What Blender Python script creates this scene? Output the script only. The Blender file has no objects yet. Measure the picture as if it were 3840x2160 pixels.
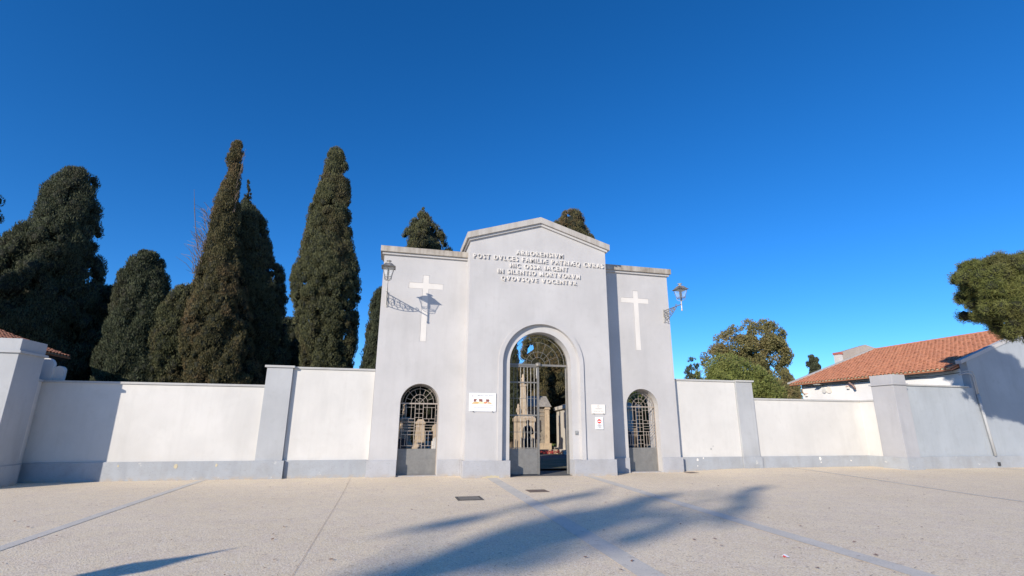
import bpy, bmesh, math, random
import numpy as np
from mathutils import Vector, Matrix
random.seed(7)
C = bpy.context.scene.collection
SC = bpy.context.scene
R = math.radians
PI = math.pi

# ------------------------------------------------------------------ camera, sky, sun, exposure
cam_d = bpy.data.cameras.new('camera'); cam = bpy.data.objects.new('camera', cam_d); C.objects.link(cam)
right = Vector((0.97241472, -0.2331889, 0.00570462))
up = Vector((-0.06727348, -0.25695053, 0.96408024))
back = Vector((-0.22334701, -0.93786959, -0.26554991))
M = Matrix((right, up, back)).transposed().to_4x4(); M.translation = Vector((0, 0, 1.65))
cam.matrix_world = M
cam_d.sensor_width = 36; cam_d.lens = 17.456; cam_d.clip_end = 3000; cam_d.clip_start = 0.05
SC.camera = cam

SUN = Vector((-1.08, -1.0, 0.53)).normalized()      # towards the sun
elev = math.asin(SUN.z); azim = math.atan2(SUN.x, SUN.y)
w = bpy.data.worlds.new('World'); SC.world = w; w.use_nodes = True
nt = w.node_tree; nt.nodes.clear()
sky = nt.nodes.new('ShaderNodeTexSky'); sky.sky_type = 'NISHITA'; sky.sun_disc = False
sky.sun_elevation = elev; sky.sun_rotation = azim % (2*PI)
sky.altitude = 50; sky.air_density = 0.78; sky.dust_density = 0.0; sky.ozone_density = 6.0
hs = nt.nodes.new('ShaderNodeHueSaturation'); hs.inputs['Saturation'].default_value = 1.17; hs.inputs['Value'].default_value = 1.05
hs.inputs['Hue'].default_value = 0.503
bg = nt.nodes.new('ShaderNodeBackground'); bg.inputs['Strength'].default_value = 0.15
wo = nt.nodes.new('ShaderNodeOutputWorld')
nt.links.new(sky.outputs[0], hs.inputs['Color']); nt.links.new(hs.outputs[0], bg.inputs[0]); nt.links.new(bg.outputs[0], wo.inputs[0])
sd = bpy.data.lights.new('sun', 'SUN'); sd.energy = 4.6; sd.angle = R(0.53); sd.color = (1.0, 0.90, 0.765)
sun = bpy.data.objects.new('sun', sd); C.objects.link(sun)
sun.rotation_euler = SUN.to_track_quat('Z', 'Y').to_euler()
SC.view_settings.view_transform = 'Standard'; SC.view_settings.look = 'None'
SC.view_settings.exposure = 0.3; SC.view_settings.gamma = 1.0
SC.view_settings.use_curve_mapping = False

# ------------------------------------------------------------------ helpers
def new_mesh(name, verts, faces, mat=None, smooth=False):
    me = bpy.data.meshes.new(name); me.from_pydata([tuple(v) for v in verts], [], faces); me.update()
    if mat: me.materials.append(mat)
    if smooth:
        me.polygons.foreach_set('use_smooth', [True]*len(me.polygons))
    return me
def link(name, me, parent=None):
    o = bpy.data.objects.new(name, me); C.objects.link(o)
    if parent:
        o.parent = parent
        o.location = -WLOC(parent)
    return o
def WLOC(o):
    v = Vector(o.location)
    while o.parent:
        o = o.parent; v = v + Vector(o.location)
    return v
class MB:
    """collects shapes given in world coordinates"""
    def __init__(s): s.v = []; s.f = []
    def add(s, vs, fs):
        n = len(s.v); s.v += [tuple(x) for x in vs]; s.f += [tuple(i+n for i in f) for f in fs]; return s
    def box(s, x0, x1, y0, y1, z0, z1):
        if x0 > x1: x0, x1 = x1, x0
        if y0 > y1: y0, y1 = y1, y0
        vs = [(x0,y0,z0),(x1,y0,z0),(x1,y1,z0),(x0,y1,z0),(x0,y0,z1),(x1,y0,z1),(x1,y1,z1),(x0,y1,z1)]
        return s.add(vs, [(0,3,2,1),(4,5,6,7),(0,1,5,4),(1,2,6,5),(2,3,7,6),(3,0,4,7)])
    def prism_xz(s, pts, y0, y1):
        """polygon (x,z) counter-clockwise seen from -Y, extruded from y0 to y1"""
        n = len(pts); vs = [(x, y0, z) for x, z in pts] + [(x, y1, z) for x, z in pts]
        fs = [tuple(range(n)), tuple(range(2*n-1, n-1, -1))] + [(i, i+n, (i+1) % n+n, (i+1) % n) for i in range(n)]
        return s.add(vs, fs)
    def prism_xy(s, pts, z0, z1):
        n = len(pts); vs = [(x, y, z0) for x, y in pts] + [(x, y, z1) for x, y in pts]
        fs = [tuple(range(n-1, -1, -1)), tuple(range(n, 2*n))] + [(i, (i+1) % n, (i+1) % n+n, i+n) for i in range(n)]
        return s.add(vs, fs)
    def tube(s, pts, r, n=6, cap=True):
        pts = [Vector(p) for p in pts]; rs = r if isinstance(r, (list, tuple)) else [r]*len(pts)
        rings = []; vs = []; prev = None
        for i, p in enumerate(pts):
            d = (pts[min(i+1, len(pts)-1)] - pts[max(i-1, 0)])
            d = d.normalized() if d.length > 1e-9 else Vector((0, 0, 1))
            if prev is None:
                a = d.orthogonal().normalized()
            else:
                a = (prev - d*prev.dot(d)); a = a.normalized() if a.length > 1e-6 else d.orthogonal().normalized()
            prev = a; b = d.cross(a)
            for k in range(n):
                t = 2*PI*k/n; vs.append(p + (a*math.cos(t) + b*math.sin(t))*rs[i])
        fs = []
        for i in range(len(pts)-1):
            for k in range(n):
                k2 = (k+1) % n; fs.append((i*n+k, i*n+k2, (i+1)*n+k2, (i+1)*n+k))
        if cap:
            fs.append(tuple(range(n-1, -1, -1))); fs.append(tuple((len(pts)-1)*n+k for k in range(n)))
        return s.add(vs, fs)
    def bar(s, p0, p1, wx, wy=None):
        """rectangular bar in an XZ plane, wx in plane, wy along Y"""
        wy = wy or wx; p0 = Vector(p0); p1 = Vector(p1); d = (p1-p0).normalized(); yv = Vector((0, 1, 0))
        a = d.cross(yv); a = a.normalized()*wx/2; b = yv*wy/2
        vs = [p0-a-b, p0+a-b, p0+a+b, p0-a+b, p1-a-b, p1+a-b, p1+a+b, p1-a+b]
        return s.add(vs, [(0,3,2,1),(4,5,6,7),(0,1,5,4),(1,2,6,5),(2,3,7,6),(3,0,4,7)])
    def lathe(s, cx, cy, prof, n=16, cap=True):
        vs = []; fs = []
        for r, z in prof:
            for k in range(n):
                t = 2*PI*k/n; vs.append((cx+r*math.cos(t), cy+r*math.sin(t), z))
        for i in range(len(prof)-1):
            for k in range(n):
                k2 = (k+1) % n; fs.append((i*n+k, i*n+k2, (i+1)*n+k2, (i+1)*n+k))
        if cap:
            fs.append(tuple(range(n-1, -1, -1))); fs.append(tuple((len(prof)-1)*n+k for k in range(n)))
        return s.add(vs, fs)
    def frustum(s, cx, cy, levels, n=4, rot=PI/4):
        """square lathe: levels (half width, z)"""
        vs = []; fs = []
        for h, z in levels:
            for k in range(n):
                t = rot+2*PI*k/n; r = h/math.cos(PI/n); vs.append((cx+r*math.cos(t), cy+r*math.sin(t), z))
        for i in range(len(levels)-1):
            for k in range(n):
                k2 = (k+1) % n; fs.append((i*n+k, i*n+k2, (i+1)*n+k2, (i+1)*n+k))
        fs.append(tuple(range(n-1, -1, -1))); fs.append(tuple((len(levels)-1)*n+k for k in range(n)))
        return s.add(vs, fs)
    def build(s, name, mat, parent=None, smooth=False, bevel=0):
        me = new_mesh(name, s.v, s.f, mat, smooth)
        if bevel:
            bm = bmesh.new(); bm.from_mesh(me)
            bmesh.ops.bevel(bm, geom=[e for e in bm.edges if e.is_manifold and e.calc_face_angle(0) > .5], offset=bevel, segments=2, affect='EDGES', profile=.6)
            bm.to_mesh(me); bm.free()
        return link(name, me, parent)
def fixn(o):
    bm = bmesh.new(); bm.from_mesh(o.data); bmesh.ops.recalc_face_normals(bm, faces=bm.faces[:]); bm.to_mesh(o.data); bm.free(); return o
def tag(o, label=None, cat=None, group=None, kind=None):
    if label: o['label'] = label
    if cat: o['category'] = cat
    if group: o['group'] = group
    if kind: o['kind'] = kind
    return o
def empty(name, loc, label, cat, group=None):
    o = bpy.data.objects.new(name, None); C.objects.link(o); o.location = loc; o.empty_display_size = .3
    return tag(o, label, cat, group)
def arc(cx, cz, r, a0, a1, n):
    return [(cx + r*math.cos(R(a0+(a1-a0)*i/n)), cz + r*math.sin(R(a0+(a1-a0)*i/n))) for i in range(n+1)]

# ------------------------------------------------------------------ materials
def mk(name, col, rough=.8, metal=0.0):
    m = bpy.data.materials.new(name); m.use_nodes = True; n = m.node_tree.nodes; b = n['Principled BSDF']
    b.inputs['Base Color'].default_value = (*col, 1); b.inputs['Roughness'].default_value = rough; b.inputs['Metallic'].default_value = metal
    return m
def N(m, t): return m.node_tree.nodes.new(t)
def L(m, a, b): m.node_tree.links.new(a, b)
def mixc(m, fac, a, b, blend='MIX'):
    x = N(m, 'ShaderNodeMix'); x.data_type = 'RGBA'; x.blend_type = blend
    if hasattr(fac, 'links'): L(m, fac, x.inputs[0])
    else: x.inputs[0].default_value = fac
    for i, c in ((6, a), (7, b)):
        if hasattr(c, 'links'): L(m, c, x.inputs[i])
        else: x.inputs[i].default_value = (*c, 1)
    return x.outputs[2]
def noise(m, scale, detail=4, rough=.55, vec=None, stretch=None):
    t = N(m, 'ShaderNodeTexNoise'); t.inputs['Scale'].default_value = scale; t.inputs['Detail'].default_value = detail; t.inputs['Roughness'].default_value = rough
    g = N(m, 'ShaderNodeNewGeometry')
    if stretch:
        mp = N(m, 'ShaderNodeMapping'); mp.inputs['Scale'].default_value = stretch; L(m, g.outputs['Position'], mp.inputs[0]); L(m, mp.outputs[0], t.inputs['Vector'])
    else: L(m, g.outputs['Position'], t.inputs['Vector'])
    return t.outputs[0]
def ramp(m, src, stops):
    r = N(m, 'ShaderNodeValToRGB'); L(m, src, r.inputs[0]); e = r.color_ramp.elements
    while len(e) < len(stops): e.new(.5)
    for i, (p, c) in enumerate(stops):
        e[i].position = p; e[i].color = (c, c, c, 1) if not isinstance(c, tuple) else (*c, 1)
    return r.outputs[0]
def bump(m, src, strength, dist=.01):
    b = N(m, 'ShaderNodeBump'); b.inputs['Strength'].default_value = strength; b.inputs['Distance'].default_value = dist
    L(m, src, b.inputs['Height']); L(m, b.outputs[0], m.node_tree.nodes['Principled BSDF'].inputs['Normal'])
def base(m, c): L(m, c, m.node_tree.nodes['Principled BSDF'].inputs['Base Color'])
def math_(m, op, a, b=None):
    x = N(m, 'ShaderNodeMath'); x.operation = op
    for i, v in enumerate((a, b)):
        if v is None: continue
        if hasattr(v, 'links'): L(m, v, x.inputs[i])
        else: x.inputs[i].default_value = v
    return x.outputs[0]
def posz(m):
    g = N(m, 'ShaderNodeNewGeometry'); s = N(m, 'ShaderNodeSeparateXYZ'); L(m, g.outputs['Position'], s.inputs[0]); return s.outputs[2]

def stucco(name, col, wear=.25, low=None, chips=0.0, seed=0.0):
    m = mk(name, col, .88)
    a = noise(m, .55+seed, 5, .6); b = noise(m, 3.1+seed, 6, .65); s = noise(m, 1.3, 5, .6, stretch=(1.6, 1.6, .35))
    dark = tuple(c*.925 for c in col); lite = tuple(min(.9, c*1.05) for c in col)
    c1 = mixc(m, ramp(m, a, [(.36, 0), (.66, 1)]), dark, lite)
    c1 = mixc(m, math_(m, 'MULTIPLY', ramp(m, s, [(.52, 0), (.70, 1)]), wear), c1, tuple(c*.72 for c in col))
    c1 = mixc(m, math_(m, 'MULTIPLY', ramp(m, b, [(.56, 0), (.68, 1)]), wear*.9), c1, tuple(c*.8 for c in (col[0], col[1]*.99, col[2]*.96)))
    st = noise(m, 1.0, 4, .6, stretch=(7, 7, .12)); c1 = mixc(m, math_(m, 'MULTIPLY', ramp(m, st, [(.55, 0), (.72, 1)]), wear*.55), c1, tuple(c*.78 for c in (col[0], col[1]*.99, col[2]*.96)))
    zl = posz(m); dm = ramp(m, zl, [(.50, 1), (1.0, 0)]); dn = ramp(m, noise(m, 1.9, 6, .7), [(.46, 0), (.66, 1)])
    c1 = mixc(m, math_(m, 'MULTIPLY', math_(m, 'MULTIPLY', dm, dn), wear*1.1), c1, (col[0]*.80, col[1]*.76, col[2]*.70))
    if chips:
        z = posz(m); lowm = ramp(m, z, [(0.02, 1), (.45, 0)])
        ch = ramp(m, noise(m, 2.6, 8, .72), [(.635, 0), (.655, 1)])
        f = math_(m, 'MULTIPLY', ch, chips*.75); c1 = mixc(m, f, c1, (.62, .60, .55))
        edge = ramp(m, z, [(.0, 1), (.12, 0)]); en = ramp(m, noise(m, 5, 6, .7), [(.42, 0), (.6, 1)])
        c1 = mixc(m, math_(m, 'MULTIPLY', edge, en), c1, (.40, .34, .27))
        dd = ramp(m, noise(m, 14, 6, .7, stretch=(1, 1, 3)), [(.60, 0), (.64, 1)])
        c1 = mixc(m, math_(m, 'MULTIPLY', dd, .55), c1, (.20, .20, .21))
    base(m, c1)
    h = mixc(m, .6, noise(m, 45, 5, .6), noise(m, 4, 6, .6))
    bump(m, h, .35, .012)
    return m
WHITE = stucco('white_plaster', (.59, .575, .545), .22)
LGREY = stucco('pale_grey_plaster', (.485, .474, .468), .24, seed=.1)
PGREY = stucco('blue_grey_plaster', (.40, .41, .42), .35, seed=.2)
PLINTH = stucco('plinth_plaster', (.36, .38, .405), .45, chips=.8, seed=.25)
CPLINTH = stucco('gatehouse_plinth_plaster', (.40, .405, .425), .4, chips=.15, seed=.15)
CROSSW = stucco('cross_white', (.66, .63, .59), .2)
RGREY = stucco('cool_grey_render', (.365, .395, .425), .3, seed=.12)
PIERM = stucco('pier_plaster', (.385, .385, .40), .3, seed=.3)
COPING = stucco('coping_grey', (.44, .435, .42), .5)
def cornice_mat():
    m = mk('cornice_concrete', (.5, .46, .4), .9)
    s = noise(m, 1.0, 6, .7, stretch=(5.5, 5.5, .25)); a = noise(m, 2.2, 5, .6)
    c = mixc(m, ramp(m, s, [(.38, 0), (.66, 1)]), (.40, .365, .32), (.21, .175, .135))
    c = mixc(m, math_(m, 'MULTIPLY', ramp(m, a, [(.45, 0), (.62, 1)]), .5), c, (.47, .44, .39))
    base(m, c); bump(m, noise(m, 30, 5), .4, .01); return m
CORN = cornice_mat()
def cornice2():
    m = mk('gable_cornice_concrete', (.5, .48, .45), .9)
    s = noise(m, 1.0, 6, .7, stretch=(4.5, 4.5, .25))
    base(m, mixc(m, ramp(m, s, [(.48, 0), (.74, 1)]), (.44, .415, .385), (.30, .265, .22))); bump(m, noise(m, 30, 5), .4, .01); return m
CORN2 = cornice2()
def ground_mat():
    m = mk('resin_gravel', (.5, .42, .34), .92)
    g = N(m, 'ShaderNodeNewGeometry')
    def vor(scale, rnd=1):
        v = N(m, 'ShaderNodeTexVoronoi'); v.inputs['Scale'].default_value = scale; L(m, g.outputs['Position'], v.inputs['Vector']); return v
    v1 = vor(70); v2 = vor(34)
    a = noise(m, .35, 5, .6); b = noise(m, 2.2, 5, .65); f = noise(m, 38, 6, .75); f2 = noise(m, 9, 5, .7, stretch=(1, 1.9, 1))
    c = mixc(m, ramp(m, a, [(.35, 0), (.65, 1)]), (.82, .672, .445), (.885, .735, .505))
    c = mixc(m, math_(m, 'MULTIPLY', ramp(m, b, [(.42, 0), (.68, 1)]), .55), c, (.72, .58, .45))
    hue = N(m, 'ShaderNodeSeparateColor'); L(m, v1.outputs['Color'], hue.inputs[0])
    c = mixc(m, math_(m, 'MULTIPLY', ramp(m, hue.outputs[0], [(.55, 0), (.95, 1)]), .6), c, (.42, .33, .24))
    c = mixc(m, math_(m, 'MULTIPLY', ramp(m, hue.outputs[1], [(.72, 0), (.98, 1)]), .8), c, (.95, .86, .74))
    c = mixc(m, math_(m, 'MULTIPLY', ramp(m, f, [(.54, 0), (.66, 1)]), .4), c, (.45, .345, .25))
    c = mixc(m, math_(m, 'MULTIPLY', ramp(m, f2, [(.57, 0), (.68, 1)]), .3), c, (.50, .385, .28))
    base(m, c)
    h = N(m, 'ShaderNodeMix'); h.data_type = 'FLOAT'; h.inputs[0].default_value = .5
    L(m, v1.outputs['Distance'], h.inputs[2]); L(m, v2.outputs['Distance'], h.inputs[3]); bump(m, h.outputs[0], .55, .008)
    return m
GRAVEL = ground_mat()
def strip_mat():
    m = mk('concrete_strip', (.4, .41, .42), .85)
    c = mixc(m, ramp(m, noise(m, 1.7, 6, .65), [(.35, 0), (.65, 1)]), (.60, .555, .47), (.70, .64, .54))
    c = mixc(m, math_(m, 'MULTIPLY', ramp(m, noise(m, 40, 4, .7), [(.55, 0), (.68, 1)]), .5), c, (.22, .22, .22))
    c = mixc(m, math_(m, 'MULTIPLY', ramp(m, noise(m, 6, 6, .7), [(.60, 0), (.68, 1)]), .6), c, (.50, .47, .43))
    base(m, c); bump(m, noise(m, 30, 5), .4, .006); return m
STRIP = strip_mat()
def soil_mat():
    m = mk('dry_soil', (.2, .17, .12), .95)
    base(m, mixc(m, ramp(m, noise(m, .6, 8, .7), [(.35, 0), (.65, 1)]), (.10, .115, .055), (.24, .19, .13))); return m
SOIL = soil_mat()
def asphalt_mat():
    m = mk('asphalt', (.06, .06, .062), .9)
    base(m, mixc(m, ramp(m, noise(m, 3, 6, .7), [(.3, 0), (.7, 1)]), (.075, .078, .082), (.14, .14, .135))); bump(m, noise(m, 60, 4), .5, .006); return m
ASPH = asphalt_mat()
def metal_paint(name, c1, c2, rough=.55):
    m = mk(name, c1, rough, .2)
    base(m, mixc(m, ramp(m, noise(m, 7, 6, .7), [(.4, 0), (.66, 1)]), c1, c2)); bump(m, noise(m, 40, 4), .15, .003); return m
PANEL = metal_paint('gate_sheet_grey', (.185, .18, .17), (.235, .23, .215), .5)
BARM = metal_paint('gate_bar_grey', (.16, .16, .155), (.24, .22, .19), .5)
BARL = metal_paint('side_gate_bar_rust_grey', (.36, .31, .26), (.42, .35, .29), .5)
IRON = metal_paint('lamp_iron', (.11, .11, .11), (.30, .29, .27), .5)
IRONL = metal_paint('lamp_iron_white', (.55, .54, .50), (.30, .27, .24), .5)
DARKIRON = metal_paint('cast_iron', (.06, .055, .05), (.11, .10, .09), .6)
BROWNIRON = metal_paint('rusty_iron_cover', (.17, .12, .09), (.22, .17, .13), .7)
def glass():
    m = mk('lamp_glass', (.9, .95, .95), .05); b = m.node_tree.nodes['Principled BSDF']
    b.inputs['Alpha'].default_value = .12; return m
GLASS = glass()
def tile_mat(name, base_c, alt):
    m = mk(name, base_c, .85); g = N(m, 'ShaderNodeNewGeometry'); oi = N(m, 'ShaderNodeObjectInfo')
    r = math_(m, 'FRACT', math_(m, 'ADD', g.outputs['Random Per Island'], oi.outputs['Random']))
    c = mixc(m, r, base_c, alt)
    c = mixc(m, math_(m, 'MULTIPLY', ramp(m, noise(m, 3, 6, .7), [(.45, 0), (.66, 1)]), .35), c, (.30, .16, .10))
    c = mixc(m, math_(m, 'MULTIPLY', ramp(m, noise(m, 11, 5, .7), [(.60, 0), (.68, 1)]), .6), c, (.42, .33, .24))
    base(m, c); bump(m, noise(m, 25, 4), .3, .006); return m
TILE = tile_mat('terracotta_tile', (.58, .245, .13), (.47, .19, .105))
MORTAR = stucco('eave_mortar', (.55, .48, .33), .6)
WOODD = mk('dark_timber', (.05, .042, .036), .8)
def stone_mat(name, a, b, c):
    m = mk(name, a, .9); x = mixc(m, ramp(m, noise(m, 3.5, 7, .7), [(.35, 0), (.65, 1)]), a, b)
    x = mixc(m, math_(m, 'MULTIPLY', ramp(m, noise(m, 7, 6, .7, stretch=(1.5, 1.5, .4)), [(.52, 0), (.64, 1)]), .7), x, c)
    base(m, x); bump(m, noise(m, 12, 6), .5, .02); return m
STONE = stone_mat('warm_stone', (.52, .42, .30), (.42, .33, .24), (.25, .19, .14))
STONEG = stone_mat('grey_stone', (.30, .27, .22), (.22, .19, .16), (.12, .11, .10))
SLATE = stone_mat('lichen_slab', (.35, .32, .28), (.24, .22, .19), (.13, .12, .11))
MARBLE = stone_mat('white_marble', (.72, .71, .69), (.6, .59, .57), (.45, .44, .42))
GRANITE = stone_mat('dark_granite', (.05, .055, .07), (.08, .085, .10), (.03, .03, .04))
BEIGEW = stucco('cream_render', (.62, .575, .50), .35)
GREYC = stucco('grey_cement', (.42, .37, .32), .6)

def leaf_mat(name, a, b, brown, bf=.3, transl=.22, lscale=.55):
    m = mk(name, a, .75); nt_ = m.node_tree; bs = nt_.nodes['Principled BSDF']
    bs.inputs['Specular IOR Level'].default_value = .25
    g = N(m, 'ShaderNodeNewGeometry')
    at = N(m, 'ShaderNodeAttribute'); at.attribute_name = 'tone'
    c = mixc(m, math_(m, 'ADD', math_(m, 'MULTIPLY', g.outputs['Random Per Island'], .5), math_(m, 'MULTIPLY', at.outputs['Fac'], .5)), a, b)
    f = math_(m, 'MULTIPLY', ramp(m, noise(m, lscale, 4, .65), [(.50, 0), (.64, 1)]), bf); c = mixc(m, f, c, brown)
    base(m, c)
    tr = N(m, 'ShaderNodeBsdfTranslucent'); L(m, c, tr.inputs[0])
    mx = N(m, 'ShaderNodeMixShader'); mx.inputs[0].default_value = transl
    L(m, bs.outputs[0], mx.inputs[1]); L(m, tr.outputs[0], mx.inputs[2])
    L(m, mx.outputs[0], nt_.nodes['Material Output'].inputs['Surface']); return m
CYP = leaf_mat('cypress_foliage', (.060, .064, .028), (.175, .178, .085), (.14, .10, .05), .5)
CYPD = leaf_mat('dark_cypress_foliage', (.042, .050, .028), (.125, .142, .078), (.09, .08, .045), .4)
CYPB = leaf_mat('dying_cypress_foliage', (.065, .066, .028), (.19, .16, .075), (.21, .135, .07), .65, lscale=.7)
BROADB = leaf_mat('brown_green_foliage', (.13, .13, .048), (.27, .235, .10), (.27, .19, .10), .5)
BROADG = leaf_mat('bright_green_foliage', (.15, .19, .05), (.27, .29, .09), (.20, .18, .06), .4, .3)
PINEL = leaf_mat('pine_needles', (.085, .105, .026), (.23, .235, .075), (.12, .09, .05), .35)
DEEP = leaf_mat('inner_foliage_shade', (.014, .017, .010), (.022, .025, .013), (.025, .02, .012), .5, .0)  # near-black leaf colour, paints the shade in crevices between leaf clumps
BARK = stone_mat('bark', (.16, .12, .085), (.11, .085, .06), (.06, .045, .035))
TWIG = mk('dry_twig', (.17, .13, .10), .9)

# ------------------------------------------------------------------ ground
def gz(x, y):
    def ss(t): t = max(0, min(1, t)); return t*t*(3-2*t)
    return .085*ss((x-10.2)/3.2)*ss((y-9.0)/8.0)
def ground_sheet():
    xs = [-400, -60, -25, -12, -6, 0, 6, 9.5, 10.2, 11, 12, 13, 13.6, 14.5, 17, 20, 25, 32, 60, 400]
    ys = [-400, -60, -20, -4, 2, 6, 9, 10.5, 12, 13.5, 15, 16, 17, 18.2, 19, 22, 60, 400]
    vs = []; fs = []
    for y in ys:
        for x in xs: vs.append((x, y, gz(x, y) if y < 19 else gz(x, 19)))
    n = len(xs)
    for j in range(len(ys)-1):
        for i in range(n-1): fs.append((j*n+i, j*n+i+1, (j+1)*n+i+1, (j+1)*n+i))
    return vs, fs
vs, fs = ground_sheet()
tag(link('plaza_ground', new_mesh('plaza_ground', vs, fs, GRAVEL)), kind='structure')
def ribbon(name, pts, wd, dz, mat):
    """pts (x,y) centre line"""
    P = []
    for (x0, y0), (x1, y1) in zip(pts[:-1], pts[1:]):
        n = max(1, int(math.hypot(x1-x0, y1-y0)/1.0))
        for i in range(n): t = i/n; P.append((x0+(x1-x0)*t, y0+(y1-y0)*t))
    P.append(pts[-1]); vs = []; fs = []
    for i, (x, y) in enumerate(P):
        a = P[max(i-1, 0)]; b = P[min(i+1, len(P)-1)]; d = Vector((b[0]-a[0], b[1]-a[1])).normalized(); nrm = Vector((-d.y, d.x))*wd/2
        jit = random.uniform(-.006, .006)
        for s_ in (1, -1):
            q = (x+nrm.x*s_+jit, y+nrm.y*s_); vs.append((q[0], q[1], gz(*q)+dz))
    for i in range(len(P)-1): fs.append((2*i, 2*i+1, 2*i+3, 2*i+2))
    return tag(link(name, new_mesh(name, vs, fs, mat)), kind='structure')
ribbon('paving_strip', [(3.33, 16.66), (3.16, 10.0), (3.03, 5.8), (2.95, -1)], .33, .005, STRIP)
ribbon('paving_strip', [(6.66, 16.66), (6.36, 10.8), (6.2, 6.8), (5.85, 0)], .31, .005, STRIP)
ribbon('paving_strip', [(-5.28, 17.5), (-5.15, 12.9), (-4.95, 8.2), (-4.75, 0)], .18, .005, STRIP)
ribbon('paving_strip', [(15.5, 17.6), (15.0, 13.5), (14.35, 9.0), (13.5, 4)], .12, .006, STRIP)
ribbon('paving_strip', [(24.0, 16.1), (23.85, 14.8), (23.4, 9)], .12, .006, STRIP)
ribbon('paving_joint', [(-1.05, 17.4), (-.97, 13.2), (-.93, 6.6), (-.9, 0)], .006, .006, mk('joint_dark', (.42, .33, .26)))
# courtyard behind the gate
vs = [(-14, 18.45, .012), (24, 18.45, .10), (24, 60, .10), (-14, 60, .012)]
tag(link('cemetery_ground', new_mesh('cemetery_ground', [(-80, 18.5, .10), (100, 18.5, .10), (100, 160, .10), (-80, 160, .10)], [(0, 1, 2, 3)], SOIL)), kind='structure')
tag(link('cemetery_path', new_mesh('cemetery_path', [(-8, 16.9, .020), (12.5, 16.9, .020), (12.5, 17.2, .020), (12.5, 27.0, .116), (-8, 27.0, .116)], [(0, 1, 2, 3, 4)], ASPH)), kind='structure') if False else None
pth = MB(); pth.add([(3.97, 16.95, .006), (6.18, 16.95, .006), (6.75, 18.45, .024), (3.7, 18.45, .024), (12.5, 19.2, .108), (12.5, 27.0, .116), (-8, 27.0, .116), (-8, 19.2, .108)], [(0, 1, 2, 3), (3, 2, 4, 5, 6, 7)])
tag(pth.build('cemetery_path', ASPH), kind='structure')

def cover(name, pts, mat, label, slots=0, raise_=.008):
    e = empty(name, (pts[0][0], pts[0][1], gz(*pts[0])), label, 'drain cover' if slots else 'manhole cover')
    z = max(gz(*p) for p in pts)
    b = MB(); b.prism_xy(pts, z-.02, z+raise_); b.build('cover_plate', mat, e)
    if slots:
        s = MB(); (x0, y0), (x1, _), (x2, y2), _ = pts[0], pts[1], pts[2], pts[3]
        for k in range(slots):
            x = x0+.04+(x1-x0-.08)*k/(slots-1)
            s.box(x-.006, x+.006, y0+.04, y2-.04, z+raise_-.001, z+raise_+.006)
        s.build('grille_bar', BARM, e)
        f = MB()
        f.box(x0-.03, x1+.03, y0-.03, y0, z-.02, z+.012); f.box(x0-.03, x1+.03, y2, y2+.03, z-.02, z+.012)
        f.box(x0-.03, x0-.001, y0+.001, y2-.001, z-.02, z+.011); f.box(x1+.001, x1+.03, y0+.001, y2-.001, z-.02, z+.011); f.build('frame', DARKIRON, e)
    return e
cover('drain_grate', [(1.66, 11.97), (2.19, 11.97), (2.19, 12.5), (1.66, 12.5)], DARKIRON, 'dark ribbed iron drain grate in the gravel left of the wide grey strip', 22)
cover('manhole_cover', [(3.6, 13.0), (4.12, 13.0), (4.12, 13.5), (3.6, 13.5)], BROWNIRON, 'flat rusty brown square cover between the two grey paving strips')
cover('manhole_cover', [(10.62, 16.9), (11.0, 16.9), (11.0, 17.3), (10.62, 17.3)], BROWNIRON, 'small brown cover beside the foot of the gatehouse right wing')

# ------------------------------------------------------------------ gatehouse
G = empty('gatehouse', (5.06, 17.5, 0), 'pale grey plaster cemetery gatehouse with gabled centre, arched gate and two cross-marked wings', 'gatehouse')
OX, OR_, SPZ = 5.075, 1.12, 3.735
def wall_with_arch(x0, x1, topl, cx, r, sp, y0, y1, z0=0.0, nseg=28):
    """solid front wall with arched opening, built as two jambs and a head (single closed shell)"""
    b = MB()
    a = arc(cx, sp, r, 180, 0, nseg)                          # left to right
    outer = [(x0, z0)] + [(x0, topl[0][1])] + list(topl[1:-1]) + [(x1, topl[-1][1])] + [(x1, z0)]
    poly = [(x0, z0), (cx-r, z0)] + a + [(cx+r, z0), (x1, z0)] + [(x1, topl[-1][1])] + list(reversed(topl[1:-1])) + [(x0, topl[0][1])]
    return b.prism_xz(poly, y0, y1)
# central block: body
slope = .314
bx0, bx1, ax = 2.45, 7.66, 5.06
zt = 8.07; za = zt + slope*(ax-bx0)
o = wall_with_arch(bx0, bx1, [(bx0, zt), (ax, za), (bx1, zt)], OX, 1.395, 3.72, 16.76, 16.86).build('facade_face', LGREY, G); fixn(o)
o = wall_with_arch(bx0, bx1, [(bx0, zt), (ax, za), (bx1, zt)], OX, OR_, SPZ, 16.862, 17.34).build('central_block', LGREY, G); fixn(o)
o = wall_with_arch(bx0, bx1, [(bx0, zt), (ax, za), (bx1, zt)], OX+.2, 1.62, SPZ-.1, 17.342, 18.4).build('rear_wall', LGREY, G); fixn(o)
# arch surround band
b = MB(); pts = [(OX-1.545, .521)] + arc(OX, 3.72, 1.545, 180, 0, 36) + [(OX+1.545, .521), (OX+1.40, .521)] + arc(OX, 3.72, 1.40, 0, 180, 36) + [(OX-1.40, .521)]
o = b.prism_xz(pts, 16.705, 16.764).build('arch_surround', LGREY, G); fixn(o)
# wings
for sx, x0, x1, cx in (('l', -.55, 2.452, .99), ('r', 7.658, 10.67, 9.235)):
    o = wall_with_arch(x0, x1, [(x0, 7.53), (x1, 7.53)], cx, .655, 2.335, 17.5, 18.3).build('side_wing', LGREY, G); fixn(o)
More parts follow.
